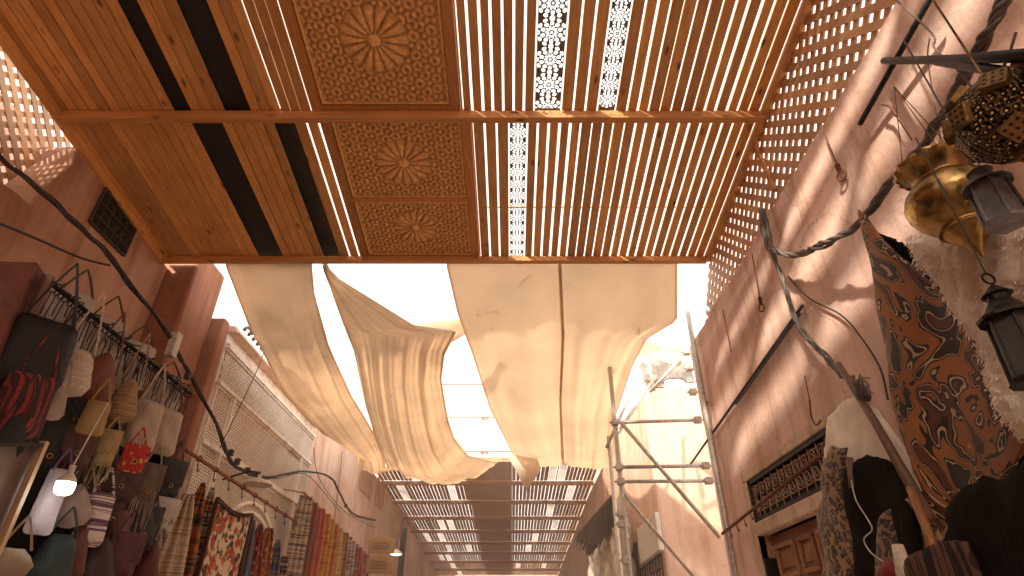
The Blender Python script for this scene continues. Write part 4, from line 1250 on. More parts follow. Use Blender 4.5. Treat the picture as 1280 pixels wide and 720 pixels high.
o = hide('cream_hide', [(1038, 520), (1060, 500), (1078, 492), (1100, 515), (1130, 560), (1150, 610), (1140, 640), (1100, 600), (1060, 580), (1030, 575), (1036, 545)], 1.68, M['hide_cream'], wob=.012, seed=3.1, thick=.012, rough=.006)
tag(o, 'cream white hide pinned high behind the dark pole', 'hide')
o = hide('leopard_hide', [(1038, 566), (1046, 558), (1062, 560), (1064, 590), (1072, 640), (1078, 690), (1085, 760), (1030, 760), (1022, 690), (1012, 665), (1014, 640), (1024, 612), (1030, 585)], 1.60, M['leopard'], fur=0, wob=.03, seed=4.0, thick=.010, rough=.004, puff=.03)
tag(o, 'leopard spotted pelt hanging in front of the wooden door', 'hide')
o = hide('dark_hide', [(1060, 585), (1082, 570), (1105, 578), (1130, 600), (1155, 650), (1175, 760), (1078, 760), (1070, 680), (1064, 630)], 1.56, M['hide_dark'], wob=.03, seed=5.3, thick=.012, rough=.005, puff=.03)
tag(o, 'dark brown shaggy hide hanging next to the leopard pelt', 'hide')
o = hide('spotted_hide', [(1105, 640), (1135, 620), (1160, 650), (1190, 700), (1200, 770), (1110, 770), (1100, 700)], 1.53, M['leopard'], fur=0, wob=.02, seed=6.3, thick=.012, rough=.005)
tag(o, 'dim spotted pelt low behind the brown stick', 'hide')
o = hide('black_hide', [(1195, 630), (1225, 600), (1255, 600), (1330, 540), (1340, 780), (1180, 780), (1185, 690)], 1.40, M['hide_dark'], wob=.03, seed=7.1, thick=.02, rough=.006, puff=.05)
tag(o, 'black shaggy hide bulging out below the printed leather', 'hide')
mb = MB(); mb.tube([P(1048, 455, X=1.66), P(1095, 530, X=1.60), P(1162, 648, X=1.52)], [.015, .018, .022], 10)
tag(mb.build('wooden_pole', M['pole'], None, True), 'dark wooden pole leaning between the cream hide and the printed leather', 'pole')
mb = MB(); mb.tube([P(1138, 610, X=1.5), P(1160, 665, X=1.46), P(1180, 730, X=1.42)], .016, 8)
tag(mb.build('wooden_stick', M['stick'], None, True), 'light brown stick pointing down among the hides', 'stick')
mb = MB(); mb.tube([P(1062, 572, X=1.55), P(1066, 610, X=1.53)], .016, 8)
tag(mb.build('wooden_peg', M['pole'], None, True), 'short dark peg holding up the leopard pelt', 'peg')
mb = MB(); mb.tube([P(1122, 682, X=1.40), P(1128, 705, X=1.39), P(1136, 760, X=1.38)], [.020, .026, .026], 12)
tag(mb.build('paper_roll', simple('cream paper', (.62, .5, .38), .8), None, True), 'pale rolled tube standing among the dark hides', 'roll')
o = hide('folded_rug', [(1152, 706), (1178, 680), (1212, 676), (1226, 700), (1240, 780), (1150, 780)], 1.36, striped('dim red stripes', [(.05, .012, .01), (.016, .008, .006), (.12, .055, .035), (.04, .012, .008)], 24, 1), wob=.045, seed=1.1, thick=.02)
tag(o, 'folded reddish rug under the tip of the printed leather', 'rug')
o = hide('red_pouch', [(1098, 708), (1112, 700), (1124, 706), (1126, 760), (1098, 760)], 1.38, leather((.30, .02, .02)), wob=.01, thick=.01, puff=.03)
tag(o, 'small red pouch beside the pale rolled tube', 'pouch')

# ------------------------------------------------------------------ far stall on the scaffold side
aw = thing('reed_awning', 'dark shaggy reed awning sticking out under the far roof', 'awning', (1.6, 9, 2.5))
a, b, c_, d_ = P(768, 618, X=1.55), P(722, 668, X=1.25), P(740, 682, X=1.35), P(772, 655, X=1.7)
mb = MB()
for i in range(420):
    t = random.random(); s_ = random.random()
    p = a.lerp(b, t); q = d_.lerp(c_, t)
    r0 = p.lerp(q, s_)
    mb.tube([r0, r0 + (b - a).normalized() * random.uniform(.2, .5) + Vector((0, 0, random.uniform(-.15, .02)))], random.uniform(.006, .014), 4)
mb.add([a, b, c_, d_], [(0, 1, 2, 3)])
mb.build('thatch', M['thatch'], aw)
mb = MB(); mb.tube([a + Vector((0, 0, .02)), b], .02, 6); mb.build('pole', M['pole'], aw)
o = hide('plastic_sheet', [(738, 690), (750, 668), (770, 650), (782, 640), (792, 700), (795, 760), (735, 760)], 1.65, M['plastic'], wob=.08, seed=2, thick=.004)
tag(o, 'crumpled translucent sheeting hanging under the reed awning', 'sheet')
mb = MB(); q = [P(796, 662, X=1.74), P(818, 640, X=1.74), P(824, 688, X=1.74), P(800, 706, X=1.74)]
q2 = [v_ + Vector((.06, 0, 0)) for v_ in q]
mb.hexa(q + q2); sgn = mb.build('sign_box', M['white_paint'], None, bevel=.01); tag(sgn, 'dull white sign box fixed to the pale building above a grille', 'sign')
mb = MB()
g0 = [P(800, 712, X=1.80), P(826, 692, X=1.80)]
for i in range(9):
    p = g0[0].lerp(g0[1], i / 8); mb.tube([p, p + Vector((0, 0, -.6))], .012, 5)
for k in range(4): mb.tube([g0[0] + Vector((0, 0, -.15 * k)), g0[1] + Vector((0, 0, -.15 * k))], .012, 5)
tag(mb.build('iron_grille', M['iron'], None), 'dark iron grille under the white sign box', 'grille')

# ------------------------------------------------------------------ bag stall
shop = thing('bag_stall', 'open shop front behind the hanging bags, its shade painted on dark boards', 'stall', (-3.0, 3, 0))
mb = MB(); mb.box(-3.29, -3.22, .6, 4.55, 0, 3.36); mb.build('back_shade_board', M['dark'], shop)  # near-black boards paint the dim shop interior behind the bags
mb = MB(); mb.box(-3.29, -2.72, 4.50, 4.56, 0, 2.95); mb.build('side_shade_board', M['dark'], shop)
aw2 = thing('shop_shutter', 'dark red wooden shutter tilted out at the near end of the bag stall', 'shutter', tuple(P(30, 380, X=-2.75)))
mb = MB()
q = [P(-60, 325, X=-2.7), P(46, 328, X=-2.78), P(58, 345, X=-2.80), P(18, 445, X=-2.80), P(-60, 560, X=-2.6)]
prismv = [tuple(v_) for v_ in q] + [tuple(v_ + Vector((-.05, .0, .0))) for v_ in q]
mb.add(prismv, [(0, 1, 2, 3, 4), (9, 8, 7, 6, 5)] + [(i, (i + 1) % 5, (i + 1) % 5 + 5, i + 5) for i in range(5)])
mb.build('leaf', simple('dark red shutter', (.16, .05, .032), .7, 0, 10, .4), aw2)
mb = MB(); mb.tube([P(62, 345, X=-2.74), P(10, 460, X=-2.74)], .03, 6); mb.build('post', M['pole'], aw2)

RA, RB = P(66, 356, X=-2.72), P(238, 492, X=-2.72)
rail = thing('hanging_rail', 'black rail crowded with ring hooks above the bag stall', 'rail', tuple(RA))
mb = MB(); mb.tube([RA, RB], .014, 8); mb.tube([RA + Vector((-.05, 0, .03)), RB + Vector((-.05, 0, .03))], .010, 6); mb.build('bar', M['iron'], rail, True)
for i in range(46):
    p = RA.lerp(RB, (i + .5 + random.uniform(-.2, .2)) / 46)
    mb = MB(); mb.torus(p + Vector((0, 0, -.018)), .024, .004, (random.uniform(-.4, .4), 1, 0), 14, 5); e_ = p + Vector((.0, .0, -.042)); mb.tube([e_, e_ + Vector((random.uniform(-.01, .02), random.uniform(-.03, .03), -random.uniform(.08, .22)))], .0035, 5); mb.build('ring_hook', M['iron'], rail, True)
mb = MB()
pts = [RA.lerp(RB, i / 90) + Vector((random.uniform(-.03, .03), random.uniform(-.02, .02), random.uniform(-.01, .045))) for i in range(91)]
mb.tube(pts, .006, 5)
mb.build('wire_tie', M['cable'], rail)

def frame_at(c, yaw):
    """hanging thing facing the lane; yaw turns it toward the camera"""
    n = Vector((math.cos(yaw), -math.sin(yaw), 0)); ex = Vector((math.sin(yaw), math.cos(yaw), 0))
    return (c, ex, Vector((0, 0, 1)), n)

def rr(w, h, top=1.0, bot=1.0, cut=.2):
    """rounded outline, top/bottom widths"""
    w2 = w / 2; h2 = h / 2; c = cut * w
    return [(-w2 * bot + c, -h2), (w2 * bot - c, -h2), (w2 * bot - c * .3, -h2 + c * .3), (w2 * bot, -h2 + c), (w2 * top, h2 - c * .5), (w2 * top - c * .5, h2), (-w2 * top + c * .5, h2), (-w2 * top, h2 - c * .5), (-w2 * bot, -h2 + c), (-w2 * bot + c * .3, -h2 + c * .3)]

def bag(label, px, py, X, w, h, d, mat, strap=.2, yaw=.5, kind='tote', strapmat=None, trim=None, name='hanging_bag', seed=0, step=.03):
    w *= 1.06; h *= 1.15; strap *= 1.5
    c = P(px, py, X=X)
    t = thing(name, label, 'bag', tuple(c + Vector((0, 0, h / 2 + strap))), 'bags hanging in the stall')
    fr = frame_at(c, yaw); o, ex, ey, n = fr
    sm = strapmat or mat
    if kind == 'tote': out = rr(w, h, .86, 1.0, .18)
    elif kind == 'bucket': out = rr(w, h, .72, 1.0, .34)
    elif kind == 'sack': out = rr(w, h, .45, 1.0, .4)
    else: out = rr(w, h, 1.0, .95, .2)
    mb = MB(); pillow(mb, out, d / 2, fr, step, .008, seed, 1.0, .002); mb.build('body', mat, t, True, loc=tuple(c))
    if kind in ('satchel', 'fringe'):
        fo = [(-w * .49, -h * .12), (-w * .3, -h * .2), (0, -h * .24), (w * .3, -h * .2), (w * .49, -h * .12), (w * .5, h * .5), (-w * .5, h * .5)]
        mb = MB(); pillow(mb, fo, .012, (o + n * (d * .36), ex, ey, n), step, .004, seed + 1, .4); mb.build('flap', trim or mat, t, True, loc=tuple(c))
        mb = MB(); q = o + n * (d * .36 + .018) + ey * (-h * .16); mb.torus(q, .014, .004, n, 12, 5); mb.build('buckle', M['brass'], t, True)
    if kind == 'fringe':
        mb = MB(); k = int(w / .013)
        for i in range(k):
            s = (i + .5) / k - .5
            a = o + ex * (s * w * .92) - ey * (h * (.3 + .1 * random.random())) + n * (d * .3)
            l = h * random.uniform(.5, .75)
            b = a - ey * l + ex * random.uniform(-.02, .02) + n * random.uniform(-.01, .02)
            mb.bar(a, b, .007, .003)
        mb.build('fringe', sm, t)
    # straps rise from the top corners and meet at the hook
    apex = o + ey * (h / 2 + strap)
    for s in (-1, 1):
        for k in ((0,) if kind != 'tote' else (-1, 1)):
            a = o + ex * (s * w * .33) + ey * (h * .46) + n * k * d * .2
            mb = MB(); mid = a.lerp(apex, .5) + ex * s * w * .02
            pts = smoothpath([a, mid, apex], 6); 
            for u_, v_ in zip(pts, pts[1:]): mb.bar(u_, v_, .011, .004, up=n)
            mb.build('strap', sm, t)
    return t

CREAM, WHITE, BLACK, TAN, RED, BROWN, DRED, YEL = (.62, .50, .38), (.66, .60, .53), (.012, .010, .010), (.38, .22, .11), (.34, .055, .03), (.10, .045, .025), (.12, .02, .018), (.50, .32, .11)
weave = striped('white woven straw', [(.62, .54, .45), (.5, .42, .34), (.68, .6, .5)], 70)
straw = striped('tan straw', [(.36, .24, .14), (.28, .17, .09), (.45, .31, .19)], 60)
redstripe = striped('dark red stripes', [(.16, .02, .02), (.3, .05, .04), (.06, .02, .02), (.22, .04, .03)], 40, 1)
redk = kilim('red kilim bag', [(.5, .04, .02), (.6, .35, .04), (.02, .02, .02), (.5, .3, .12)], (.40, .03, .02), 30, dens=.5)
stripedw = striped('striped white cotton', [(.6, .52, .45), (.62, .55, .48), (.12, .06, .1), (.55, .48, .4)], 24)
BAGS = [
    ('white cotton bag partly hidden at the near end of the rail', 82, 398, -2.86, .26, .34, .06, leather(WHITE, .9), .12, .75, 'tote'),
    ('black leather tote on long straps below the shutter', 44, 440, -2.66, .34, .36, .12, leather(BLACK), .26, .7, 'tote'),
    ('white cotton bag behind the woven basket', 124, 428, -2.86, .28, .34, .05, leather(WHITE, .9), .12, .7, 'tote'),
    ('white woven straw bag hung high next to the black tote', 88, 465, -2.66, .24, .26, .10, weave, .28, .7, 'bucket'),
    ('rust red leather shoulder bag under the middle of the rail', 124, 470, -2.68, .22, .30, .10, leather((.30, .09, .04)), .20, .7, 'sack'),
    ('white cotton bag hanging behind the tan slouchy bag', 165, 455, -2.86, .28, .32, .05, leather(WHITE, .9), .1, .7, 'tote'),
    ('tan slouchy straw bag beside the rust red bag', 157, 500, -2.66, .19, .28, .10, straw, .24, .6, 'sack'),
    ('white cotton bag at the far end of the rail', 205, 490, -2.86, .26, .26, .05, leather(WHITE, .9), .08, .7, 'tote'),
    ('large cream tote with a smooth front', 180, 532, -2.66, .22, .32, .09, leather(CREAM, .8), .20, .6, 'tote'),
    ('cream tote with a brown strap looped over it', 206, 540, -2.66, .22, .30, .09, leather(CREAM, .8), .16, .6, 'tote'),
    ('dark red striped woven bag at the stall edge', 28, 505, -2.60, .24, .30, .10, redstripe, .2, .7, 'tote'),
    ('small pale round pouch with a brown patch', 66, 506, -2.58, .13, .15, .06, leather((.55, .45, .36), .8), .12, .7, 'bucket'),
    ('black leather bag in the shadow behind the yellow one', 95, 515, -2.74, .30, .34, .10, leather(BLACK), .1, .6, 'satchel'),
    ('plain mustard yellow leather pouch', 118, 522, -2.58, .14, .19, .06, leather(YEL), .1, .8, 'tote'),
    ('smaller yellow pouch with a frayed lower edge', 134, 560, -2.58, .11, .20, .05, leather((.48, .34, .15)), .06, .8, 'fringe'),
    ('brown suede bag with long fringes above the lit bulb', 97, 560, -2.62, .17, .22, .07, leather((.14, .065, .04), .9), .08, .7, 'fringe'),
    ('small red kilim pouch with a bright yellow pattern', 167, 573, -2.56, .15, .16, .06, redk, .08, .7, 'satchel'),
    ('dark brown satchel behind the red kilim pouch', 150, 600, -2.72, .26, .26, .09, leather(BROWN), .1, .6, 'satchel'),
    ('taupe leather bag with pale fringes and a metal clasp', 184, 606, -2.62, .17, .26, .07, leather((.20, .13, .085), .8), .1, .6, 'fringe', leather((.45, .36, .27), .9)),
    ('black handbag with dangling tassels under the cream totes', 212, 600, -2.60, .18, .26, .08, leather(BLACK), .1, .6, 'fringe'),
    ('white fringed bag beside the striped rug', 204, 645, -2.58, .17, .22, .07, leather(WHITE, .9), .1, .6, 'fringe'),
    ('black leather satchel hanging low', 178, 660, -2.60, .20, .26, .09, leather((.03, .026, .025)), .1, .6, 'satchel'),
    ('white cotton pouch just below the lit bulb', 92, 632, -2.64, .22, .22, .08, leather((.50, .40, .34), .9), .1, .7, 'sack'),
    ('white bag with dark stripes beside the lit bulb', 118, 648, -2.62, .17, .28, .06, stripedw, .1, .7, 'tote'),
    ('tall pale bag with a purple edge at the bulb', 62, 626, -2.52, .12, .30, .05, leather((.48, .40, .42), .6), .08, .8, 'tote', leather((.16, .07, .2))),
    ('wine red leather bag low in the stall', 152, 696, -2.58, .21, .26, .09, leather(DRED), .1, .6, 'satchel'),
    ('crimson slouchy bag next to the rolled striped rug', 187, 704, -2.56, .16, .26, .08, leather((.17, .025, .03)), .12, .6, 'sack'),
    ('dark brown bag in the shadow under the striped bag', 122, 706, -2.62, .24, .28, .1, leather((.06, .03, .02)), .1, .6, 'sack'),
    ('dark teal bag at the bottom of the stall', 66, 704, -2.56, .22, .26, .1, leather((.015, .05, .05)), .1, .6, 'bucket'),
    ('pale shoe-shaped leather pouch at the bottom corner', 12, 705, -2.40, .18, .12, .07, leather((.50, .40, .30), .8), .1, .8, 'bucket'),
    ('small black pouch hanging on a cord at the near end of the stall', 14, 545, -2.5, .14, .2, .06, leather(BLACK), .2, .8, 'sack'),
    ('dull maroon fringed bag behind the dark red striped one', 52, 480, -2.78, .2, .3, .08, leather((.13, .03, .025)), .2, .7, 'fringe'),
    ('chestnut leather bucket bag under the rust red one', 128, 512, -2.76, .2, .26, .09, leather((.16, .06, .03)), .2, .7, 'bucket'),
    ('dark olive sack squeezed behind the fringed taupe bag', 172, 628, -2.78, .2, .3, .09, leather((.06, .055, .03)), .2, .6, 'sack'),
    ('long black sack beside the tan slouchy bag', 142, 545, -2.74, .14, .36, .08, leather(BLACK), .2, .6, 'sack'),
    ('dusky rose pouch above the wine red leather bag', 150, 660, -2.66, .13, .2, .06, leather((.3, .13, .11)), .15, .7, 'bucket'),
    ('deep brown fringed bag behind the pale cotton pouch', 108, 600, -2.74, .2, .28, .08, leather((.05, .025, .018)), .15, .7, 'fringe'),
    ('brick red sack between the teal and the brown bag', 94, 690, -2.64, .16, .3, .08, leather((.22, .06, .035)), .15, .7, 'sack'),
    ('narrow cream pouch tucked behind the black tasselled handbag', 222, 620, -2.68, .12, .26, .06, leather(CREAM, .8), .15, .6, 'sack'),
    ('black bag filling the shadow above the lit bulb', 62, 560, -2.72, .34, .30, .1, leather(BLACK), .1, .6, 'satchel'),
    ('brown leather bag in the dark below the small pouches', 140, 640, -2.74, .26, .3, .1, leather((.07, .035, .022)), .1, .6, 'satchel'),
    ('pinkish leather tag bag hung at the end of the red rail', 224, 568, -2.60, .075, .12, .04, leather((.36, .13, .10)), .2, .7, 'bucket'),
]
for i, b_ in enumerate(BAGS):
    lab, px, py, X, w, h, d, m_, strap, yaw, kind = b_[:11]
    sm = b_[11] if len(b_) > 11 else None
    if 'brown strap' in lab: sm = leather((.16, .07, .035))
    if lab.startswith('white cotton bag'): sm = leather((.10, .06, .04))
    bag(lab, px, py, X, w, h, d, m_, strap, yaw, kind, sm, seed=i * 1.7, step=.035)

# display board
db = thing('display_board', 'grey display board with a pale wooden frame beside the bags', 'board', tuple(P(20, 620, X=-2.45)))
q = [P(-60, 556, X=-2.46), P(46, 557, X=-2.46), P(-2, 678, X=-2.46), P(-60, 760, X=-2.46)]
q2 = [v_ + Vector((-.02, 0, 0)) for v_ in q]
mb = MB(); mb.hexa(q + q2); mb.build('panel', simple('grey board', (.15, .11, .09), .7, 0, 6), db)
mb = MB(); mb.bar(P(56, 552, X=-2.43), P(-6, 695, X=-2.43), .035, .025, rnd=.5); mb.build('frame', wood('pale frame', (.36, .25, .14), (.55, .4, .24), 'Z', knots=False), db)
mb = MB(); mb.bar(P(-60, 556, X=-2.43), P(54, 556, X=-2.43), .025, .02); mb.build('rail', M['iron'], db)

# lit bulb
c = P(82, 606, X=-2.36)
bl = thing('light_bulb', 'lit white LED bulb hanging on a cord among the bags', 'bulb', tuple(c))
mb = MB(); mb.lathe([(.001, -.052), (.026, -.050), (.040, -.040), (.045, -.022), (.045, .012)], 28, c); mb.build('globe', M['bulb'], bl, True, loc=tuple(c))
mb = MB(); mb.lathe([(.045, .012), (.040, .03), (.026, .05), (.016, .06), (.016, .10), (.002, .105)], 24, c); mb.build('socket', M['white_paint'], bl, True, loc=tuple(c))
mb = MB(); mb.tube(smoothpath([c + Vector((0, 0, .1)), c + Vector((.0, .03, .25)), c + Vector((-.03, .12, .5))]), .004, 6); mb.build('cord', M['white_paint'], bl, True)
ld = bpy.data.lights.new('bulb_glow', 'POINT'); ld.energy = 1.4; ld.color = (1, .93, .85); ld.shadow_soft_size = .045
lo = bpy.data.objects.new('bulb_glow', ld); COL.objects.link(lo); lo.parent = bl; lo.location = (0.02, -.02, -.09)

# ------------------------------------------------------------------ kilim rail
KA, KB = P(233, 563, X=-2.6), P(371, 653, X=-2.6)
kr = thing('hanging_rail', 'rusty red rail fixed across the carved facade above the rugs', 'rail', tuple(KA))
mb = MB(); mb.tube([KA, KB], .016, 10); mb.build('bar', M['redrail'], kr, True)
for i in range(9):
    p = KA.lerp(KB, .08 + .88 * i / 8); mb = MB()
    mb.torus(p, .022, .004, (KB - KA), 14, 5)
    mb.tube(smoothpath([p + Vector((0, 0, -.02)), p + Vector((0, .01, -.07)), p + Vector((0, .03, -.10)), p + Vector((0, .045, -.07))]), .004, 5); mb.build('hook', M['iron'], kr, True)

def strip(name, label, top, X, w, ln, mat, yaw, cat='rug', wave=.015, waves=2.5, taper=.25, seed=0, group=None, border=None, fr_h=None):
    """textile hung from a gathered point: narrow at the top, widening down"""
    c = P(*top, X=X); o, ex, ey, n = frame_at(c, yaw)
    mb = MB(); nr, nc = 36, 22; vs = []
    for i in range(nr + 1):
        t = i / nr
        ww = w * (taper + (1 - taper) * min(1, (t / .35)) ** .7)
        for j in range(nc + 1):
            s = j / nc - .5
            vs.append(o + ex * (s * ww) - ey * (t * ln) + n * (wave * math.sin(2 * math.pi * waves * s + seed + t * 1.3) * (1.4 - .6 * t)))
    mb.add(vs, [(i * (nc + 1) + j, i * (nc + 1) + j + 1, (i + 1) * (nc + 1) + j + 1, (i + 1) * (nc + 1) + j) for i in range(nr) for j in range(nc)])
    ob = mb.build(name, mat, None, True, .012, loc=tuple(c))
    return tag(ob, label, cat, group)

k_cream = kilim('cream kilim', [(.36, .05, .03), (.30, .10, .03), (.03, .02, .02), (.12, .09, .03), (.45, .16, .04)], (.60, .48, .33), 15, dens=.85)
k_red = kilim('red kilim', [(.55, .42, .3), (.03, .02, .03), (.35, .16, .03), (.1, .06, .1)], (.26, .035, .025), 16, dens=.5)
k_multi = striped('multicolour kilim', [(.3, .05, .03), (.5, .22, .04), (.04, .03, .04), (.45, .35, .24), (.06, .08, .13), (.32, .05, .05)], 16)
k_strp = striped('faded striped rug', [(.50, .38, .25), (.42, .30, .19), (.55, .43, .30), (.30, .19, .11), (.5, .39, .27)], 30)
k_dark = striped('dark striped rug', [(.03, .025, .02), (.12, .05, .03), (.3, .1, .03), (.05, .05, .05), (.02, .02, .02)], 9)
k_blue = striped('blue grey rug', [(.10, .12, .14), (.13, .15, .17), (.08, .09, .11)], 30)
k_navy = striped('navy rug', [(.03, .04, .09), (.05, .07, .14), (.2, .16, .13), (.03, .03, .07)], 25)
strip('rug', 'faded beige striped rug rolled narrow beside the bags', (236, 618), -2.55, .22, 1.6, k_strp, .9, taper=.3, seed=1)
strip('rug', 'dark striped rug gathered to a point', (254, 604), -2.56, .20, 1.6, k_dark, .9, taper=.1, seed=2)
strip('rug', 'red and orange striped rug gathered to a point', (266, 610), -2.55, .17, 1.6, k_multi, .9, taper=.12, seed=3)
rg = thing('rug', 'cream kilim rug with red and black stepped motifs and a dark top border', 'rug', tuple(P(280, 630, X=-2.5)))
tl, trp = P(270, 622, X=-2.50), P(314, 642, X=-2.50)
mb = MB(); vs = []; nr, nc = 40, 40
for i in range(nr + 1):
    for j in range(nc + 1):
        s, t = j / nc, i / nr
        p = tl.lerp(trp, s); sagt = .05 * math.sin(math.pi * s)
        vs.append((p.x + .012 * math.sin(s * 9 + t * 2), p.y, p.z - sagt * (1 - t) - t * 1.3))
mb.add(vs, [(i * (nc + 1) + j, i * (nc + 1) + j + 1, (i + 1) * (nc + 1) + j + 1, (i + 1) * (nc + 1) + j) for i in range(nr) for j in range(nc)])
mb.build('field', k_cream, rg, True, .010, loc=tuple(tl))
mb = MB()
for i in range(24):
    s0, s1 = i / 24, (i + 1) / 24
    a = tl.lerp(trp, s0) - Vector((-.012, 0, .05 * math.sin(math.pi * s0) + .012)); b = tl.lerp(trp, s1) - Vector((-.012, 0, .05 * math.sin(math.pi * s1) + .012))
    mb.bar(a, b, .03, .035)
mb.build('border', leather((.06, .02, .02), .9), rg)
mb = MB(); mb.bar(tl + Vector((.014, 0, -.02)), tl + Vector((.014, .0, -1.3)), .03, .025, up=(0, 1, 0)); mb.build('side_border', leather((.12, .025, .02), .9), rg); mb = MB(); mb.bar(trp + Vector((.014, 0, -.02)), trp + Vector((.014, .0, -1.3)), .03, .025, up=(0, 1, 0)); mb.build('side_border', leather((.12, .025, .02), .9), rg)
strip('rug', 'blue grey rug hung narrow beside the cream kilim', (317, 650), -2.56, .16, 1.4, k_blue, .9, taper=.2, seed=4)
strip('rug', 'red patterned rug gathered to a point next to the blue grey one', (326, 655), -2.56, .20, 1.4, k_red, .9, taper=.12, seed=5)
strip('rug', 'red and cream patterned rug near the end of the red rail', (337, 660), -2.56, .20, 1.4, kilim('rust kilim', [(.5, .36, .22), (.04, .03, .03), (.3, .2, .04)], (.30, .08, .03), 18), .9, taper=.3, seed=6)
strip('rug', 'navy rug hanging at the end of the red rail', (348, 675), -2.58, .18, 1.3, k_navy, .9, taper=.12, seed=7)
strip('rug', 'small dark and cream striped rug at the end of the red rail', (356, 695), -2.58, .15, 1.1, striped('cream dark stripes', [(.5, .4, .3), (.05, .03, .03), (.45, .33, .22)], 30), .9, taper=.4, seed=8)

# scarf rail
SA, SB = P(380, 616, X=-2.62), P(458, 694, X=-2.62)
sr = thing('hanging_rail', 'thin brown rail of scarves on the far pink wall', 'rail', tuple(SA))
mb = MB(); mb.tube([SA, SB], .013, 8); mb.build('bar', M['redrail'], sr, True)
for f_ in (.0, .33, .66, 1.0):
    p = SA.lerp(SB, f_); mb = MB(); mb.tube([p, p + Vector((-.38, 0, .06))], .008, 6); mb.build('bracket', M['redrail'], sr)
scol = [('cream and black striped', [(.52, .42, .32), (.5, .4, .3), (.06, .03, .03), (.5, .4, .3)]), ('dull green and red', [(.12, .14, .1), (.3, .06, .04), (.1, .1, .09)]), ('coral red', [(.42, .07, .05), (.5, .12, .08), (.33, .05, .06)]),
        ('scarlet and yellow', [(.45, .05, .04), (.55, .3, .05), (.3, .03, .04)]), ('golden yellow', [(.55, .33, .06), (.5, .28, .05), (.4, .1, .04)]), ('orange striped', [(.5, .2, .04), (.4, .08, .04), (.5, .32, .12)]),
        ('cream and gold', [(.55, .42, .25), (.5, .34, .12), (.35, .2, .1)]), ('brown and ochre', [(.2, .08, .04), (.35, .18, .06), (.12, .05, .03)]), ('purple and white', [(.12, .06, .14), (.5, .4, .36), (.09, .05, .12), (.3, .05, .08)]),
        ('navy and white', [(.05, .05, .12), (.5, .42, .36), (.1, .08, .14)]), ('plum', [(.14, .04, .08), (.2, .06, .1), (.4, .3, .26)]), ('dark red', [(.25, .03, .03), (.32, .06, .04), (.15, .02, .03)]), ('violet and red', [(.16, .06, .15), (.35, .06, .05), (.4, .3, .25)]), ('black and crimson', [(.05, .03, .03), (.3, .04, .05), (.04, .02, .03)])]
for i, (nm, cs) in enumerate(scol):
    p = SA.lerp(SB, (i + .4) / len(scol)); px, py = pix(p)
    strip('scarf', f'{nm} scarf hanging on the far rail', (px, py + 1), -2.60 + .03 * (i % 2), .26, .95 + .12 * random.random(), striped('scarf stripes', cs, 22, 2, 1.5), .7, 'scarf', .025, 3.5, .7, i * 1.3, 'scarves on the far rail')

# dish lamp on the facade
c = P(322, 606, X=-2.5)
dl = thing('dish_lamp', 'round white enamel dish lamp seen from below on the carved facade', 'lamp', tuple(c))
mb = MB(); mb.lathe([(.14, 0), (.135, .012), (.10, .035), (.05, .055), (.02, .06), (.02, .1), (.001, .102)], 32, c); mb.lathe([(.001, .03), (.09, .022), (.14, 0)], 32, c); mb.build('shade', M['enamel'], dl, True)
mb = MB(); mb.tube(smoothpath([c + Vector((0, 0, .09)), c + Vector((-.1, 0, .13)), c + Vector((-.36, 0, .05))]), .009, 6); mb.build('arm', M['iron'], dl, True)

# signs far down the lane
def sign(label, px, py, Y, w, h):
    c = P(px, py, Y=Y); t = thing('wooden_sign', label, 'sign', tuple(c), 'carved wooden signs hanging on the far wall')
    o = [(-w / 2, -h / 2), (w / 2, -h / 2), (w / 2 * 1.0, h * .12), (w * .42, h * .30), (w * .2, h * .42), (0, h / 2), (-w * .2, h * .42), (-w * .42, h * .30), (-w / 2, h * .12)]
    prism('board', [(c.x + a, c.z + b) for a, b in o], 'Y', c.y, c.y + .04, M['signwood'], t, bevel=.01)
    mb = MB()
    for k, (ww, zz) in enumerate(((.5, .06), (.66, -.10), (.6, -.24))):
        x = -ww / 2
        while x < ww / 2:
            l = random.uniform(.025, .07); mb.box(c.x + x * w, c.x + min(x + l, ww / 2) * w, c.y - .005, c.y - .001, c.z + zz * h - .018, c.z + zz * h + .018); x += l + .03
    mb.build('carving', M['carvedark'], t)
    return t
sign('arched brown wooden sign, the upper of two on the far wall', 477, 680, 11.0, .46, .30)
sign('arched brown wooden sign, the lower of two on the far wall', 474, 704, 11.0, .48, .32)
c = P(495, 693, Y=11.6)
fl_ = thing('pendant_lamp', 'small lit pendant lamp beside the two wooden signs', 'lamp', tuple(c))
mb = MB(); mb.lathe([(.12, 0), (.10, .03), (.05, .07), (.02, .09), (.001, .1)], 20, c); mb.build('shade', M['enamel'], fl_, True)
mb = MB(); mb.lathe([(.001, -.02), (.06, -.015), (.10, -.002)], 20, c); mb.build('globe', M['bulb_far'], fl_, True)
mb = MB(); mb.tube([c + Vector((0, 0, .1)), c + Vector((.05, 0, .6))], .008, 6); mb.build('cord', M['cable'], fl_)
mb = MB(); p = P(505, 660, Y=11.9); mb.box(p.x - .05, p.x + .05, p.y, p.y + .08, 0, p.z); tag(mb.build('iron_post', M['iron'], None), 'dark post rising beside the small pendant lamp', 'post')

# ------------------------------------------------------------------ camera, light, world
cam = bpy.data.cameras.new('camera'); co = bpy.data.objects.new('camera', cam); COL.objects.link(co)
co.location = (0, 0, CAMZ); co.rotation_euler = (R(90) + PITCH, 0, 0)
cam.sensor_width = 36; cam.lens = 36 * FPX / 1280; cam.clip_end = 500; cam.clip_start = .05
scene.camera = co

SUN = Vector((1.0, 1.75, -1.1)).normalized()
sl = bpy.data.lights.new('sun', 'SUN'); sl.energy = 9.5; sl.angle = R(2.0); sl.color = (1, .885, .74)
so = bpy.data.objects.new('sun', sl); COL.objects.link(so)
so.rotation_euler = SUN.to_track_quat('-Z', 'Y').to_euler(); so.location = (-5, -4, 9)

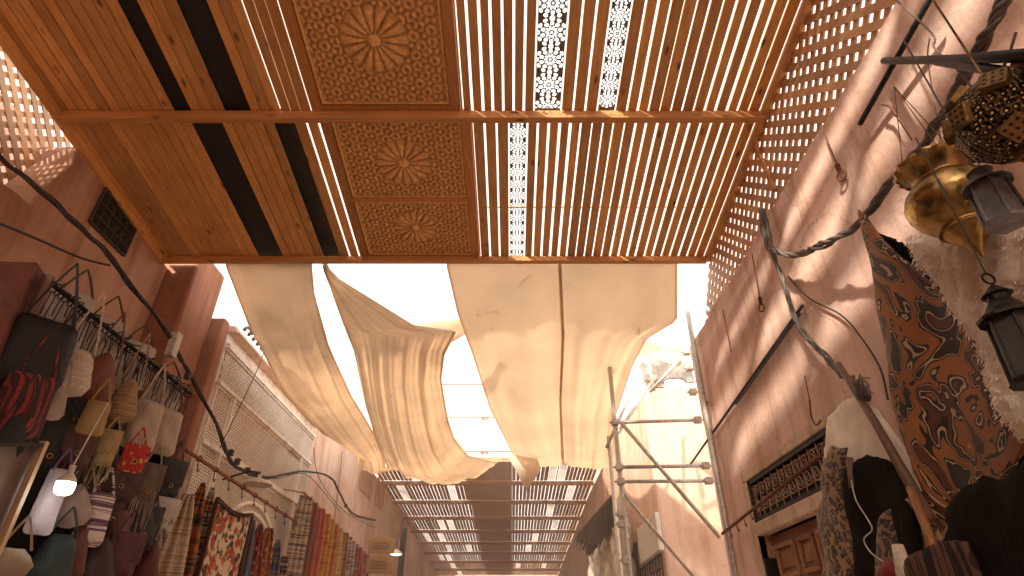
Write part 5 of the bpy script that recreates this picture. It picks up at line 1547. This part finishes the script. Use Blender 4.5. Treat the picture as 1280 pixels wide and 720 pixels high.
w = bpy.data.worlds.new('World'); scene.world = w; w.use_nodes = True
nt = w.node_tree; nt.nodes.clear()
out = nt.nodes.new('ShaderNodeOutputWorld'); bg = nt.nodes.new('ShaderNodeBackground')
sky = nt.nodes.new('ShaderNodeTexSky'); sky.sky_type = 'NISHITA'; sky.sun_disc = False
elev = math.asin(-SUN.z); sky.sun_elevation = elev; sky.sun_rotation = math.atan2(-SUN.x, -SUN.y)
sky.dust_density = 4.0; sky.air_density = 1.0
hs = nt.nodes.new('ShaderNodeHueSaturation'); hs.inputs['Saturation'].default_value = .35
mx = nt.nodes.new('ShaderNodeMix'); mx.data_type = 'RGBA'; mx.blend_type = 'MULTIPLY'; mx.inputs[0].default_value = 1.0
mx.inputs[7].default_value = (1.5, 1.32, 1.12, 1)
L(nt, sky.outputs[0], hs.inputs['Color']); L(nt, hs.outputs[0], mx.inputs[6]); hz_ = N(nt, 'ShaderNodeMix', data_type='RGBA', blend_type='ADD'); hz_.inputs[0].default_value = 1.0; hz_.inputs[7].default_value = (9.6, 8.7, 7.7, 1)
L(nt, mx.outputs[2], hz_.inputs[6]); L(nt, hz_.outputs[2], bg.inputs[0])
bg.inputs[1].default_value = .15
L(nt, bg.outputs[0], out.inputs[0])

HAZE = 0.022
if HAZE:
    mb = MB(); mb.box(-9, 9, 4.7, 26.5, .02, 11)
    hm = bpy.data.materials.new('warm haze'); hm.use_nodes = True; hn = hm.node_tree; hn.nodes.clear()
    ho = hn.nodes.new('ShaderNodeOutputMaterial'); hv = hn.nodes.new('ShaderNodeVolumeScatter')
    hv.inputs['Color'].default_value = (1.0, .93, .84, 1); hv.inputs['Density'].default_value = HAZE; hv.inputs['Anisotropy'].default_value = .55
    hn.links.new(hv.outputs[0], ho.inputs['Volume'])
    tag(mb.build('haze', hm), None, None, kind='stuff')
    scene.cycles.volume_bounces = 1
scene.render.engine = 'CYCLES'
cy = scene.cycles
cy.max_bounces = 10; cy.diffuse_bounces = 7; cy.glossy_bounces = 4; cy.transmission_bounces = 6; cy.transparent_max_bounces = 12
cy.use_denoising = True
try: cy.denoiser = 'OPENIMAGEDENOISE'
except Exception: pass
cy.sample_clamp_indirect = 8.0
scene.view_settings.view_transform = 'Standard'; scene.view_settings.look = 'None'
scene.view_settings.exposure = 0; scene.view_settings.gamma = 1
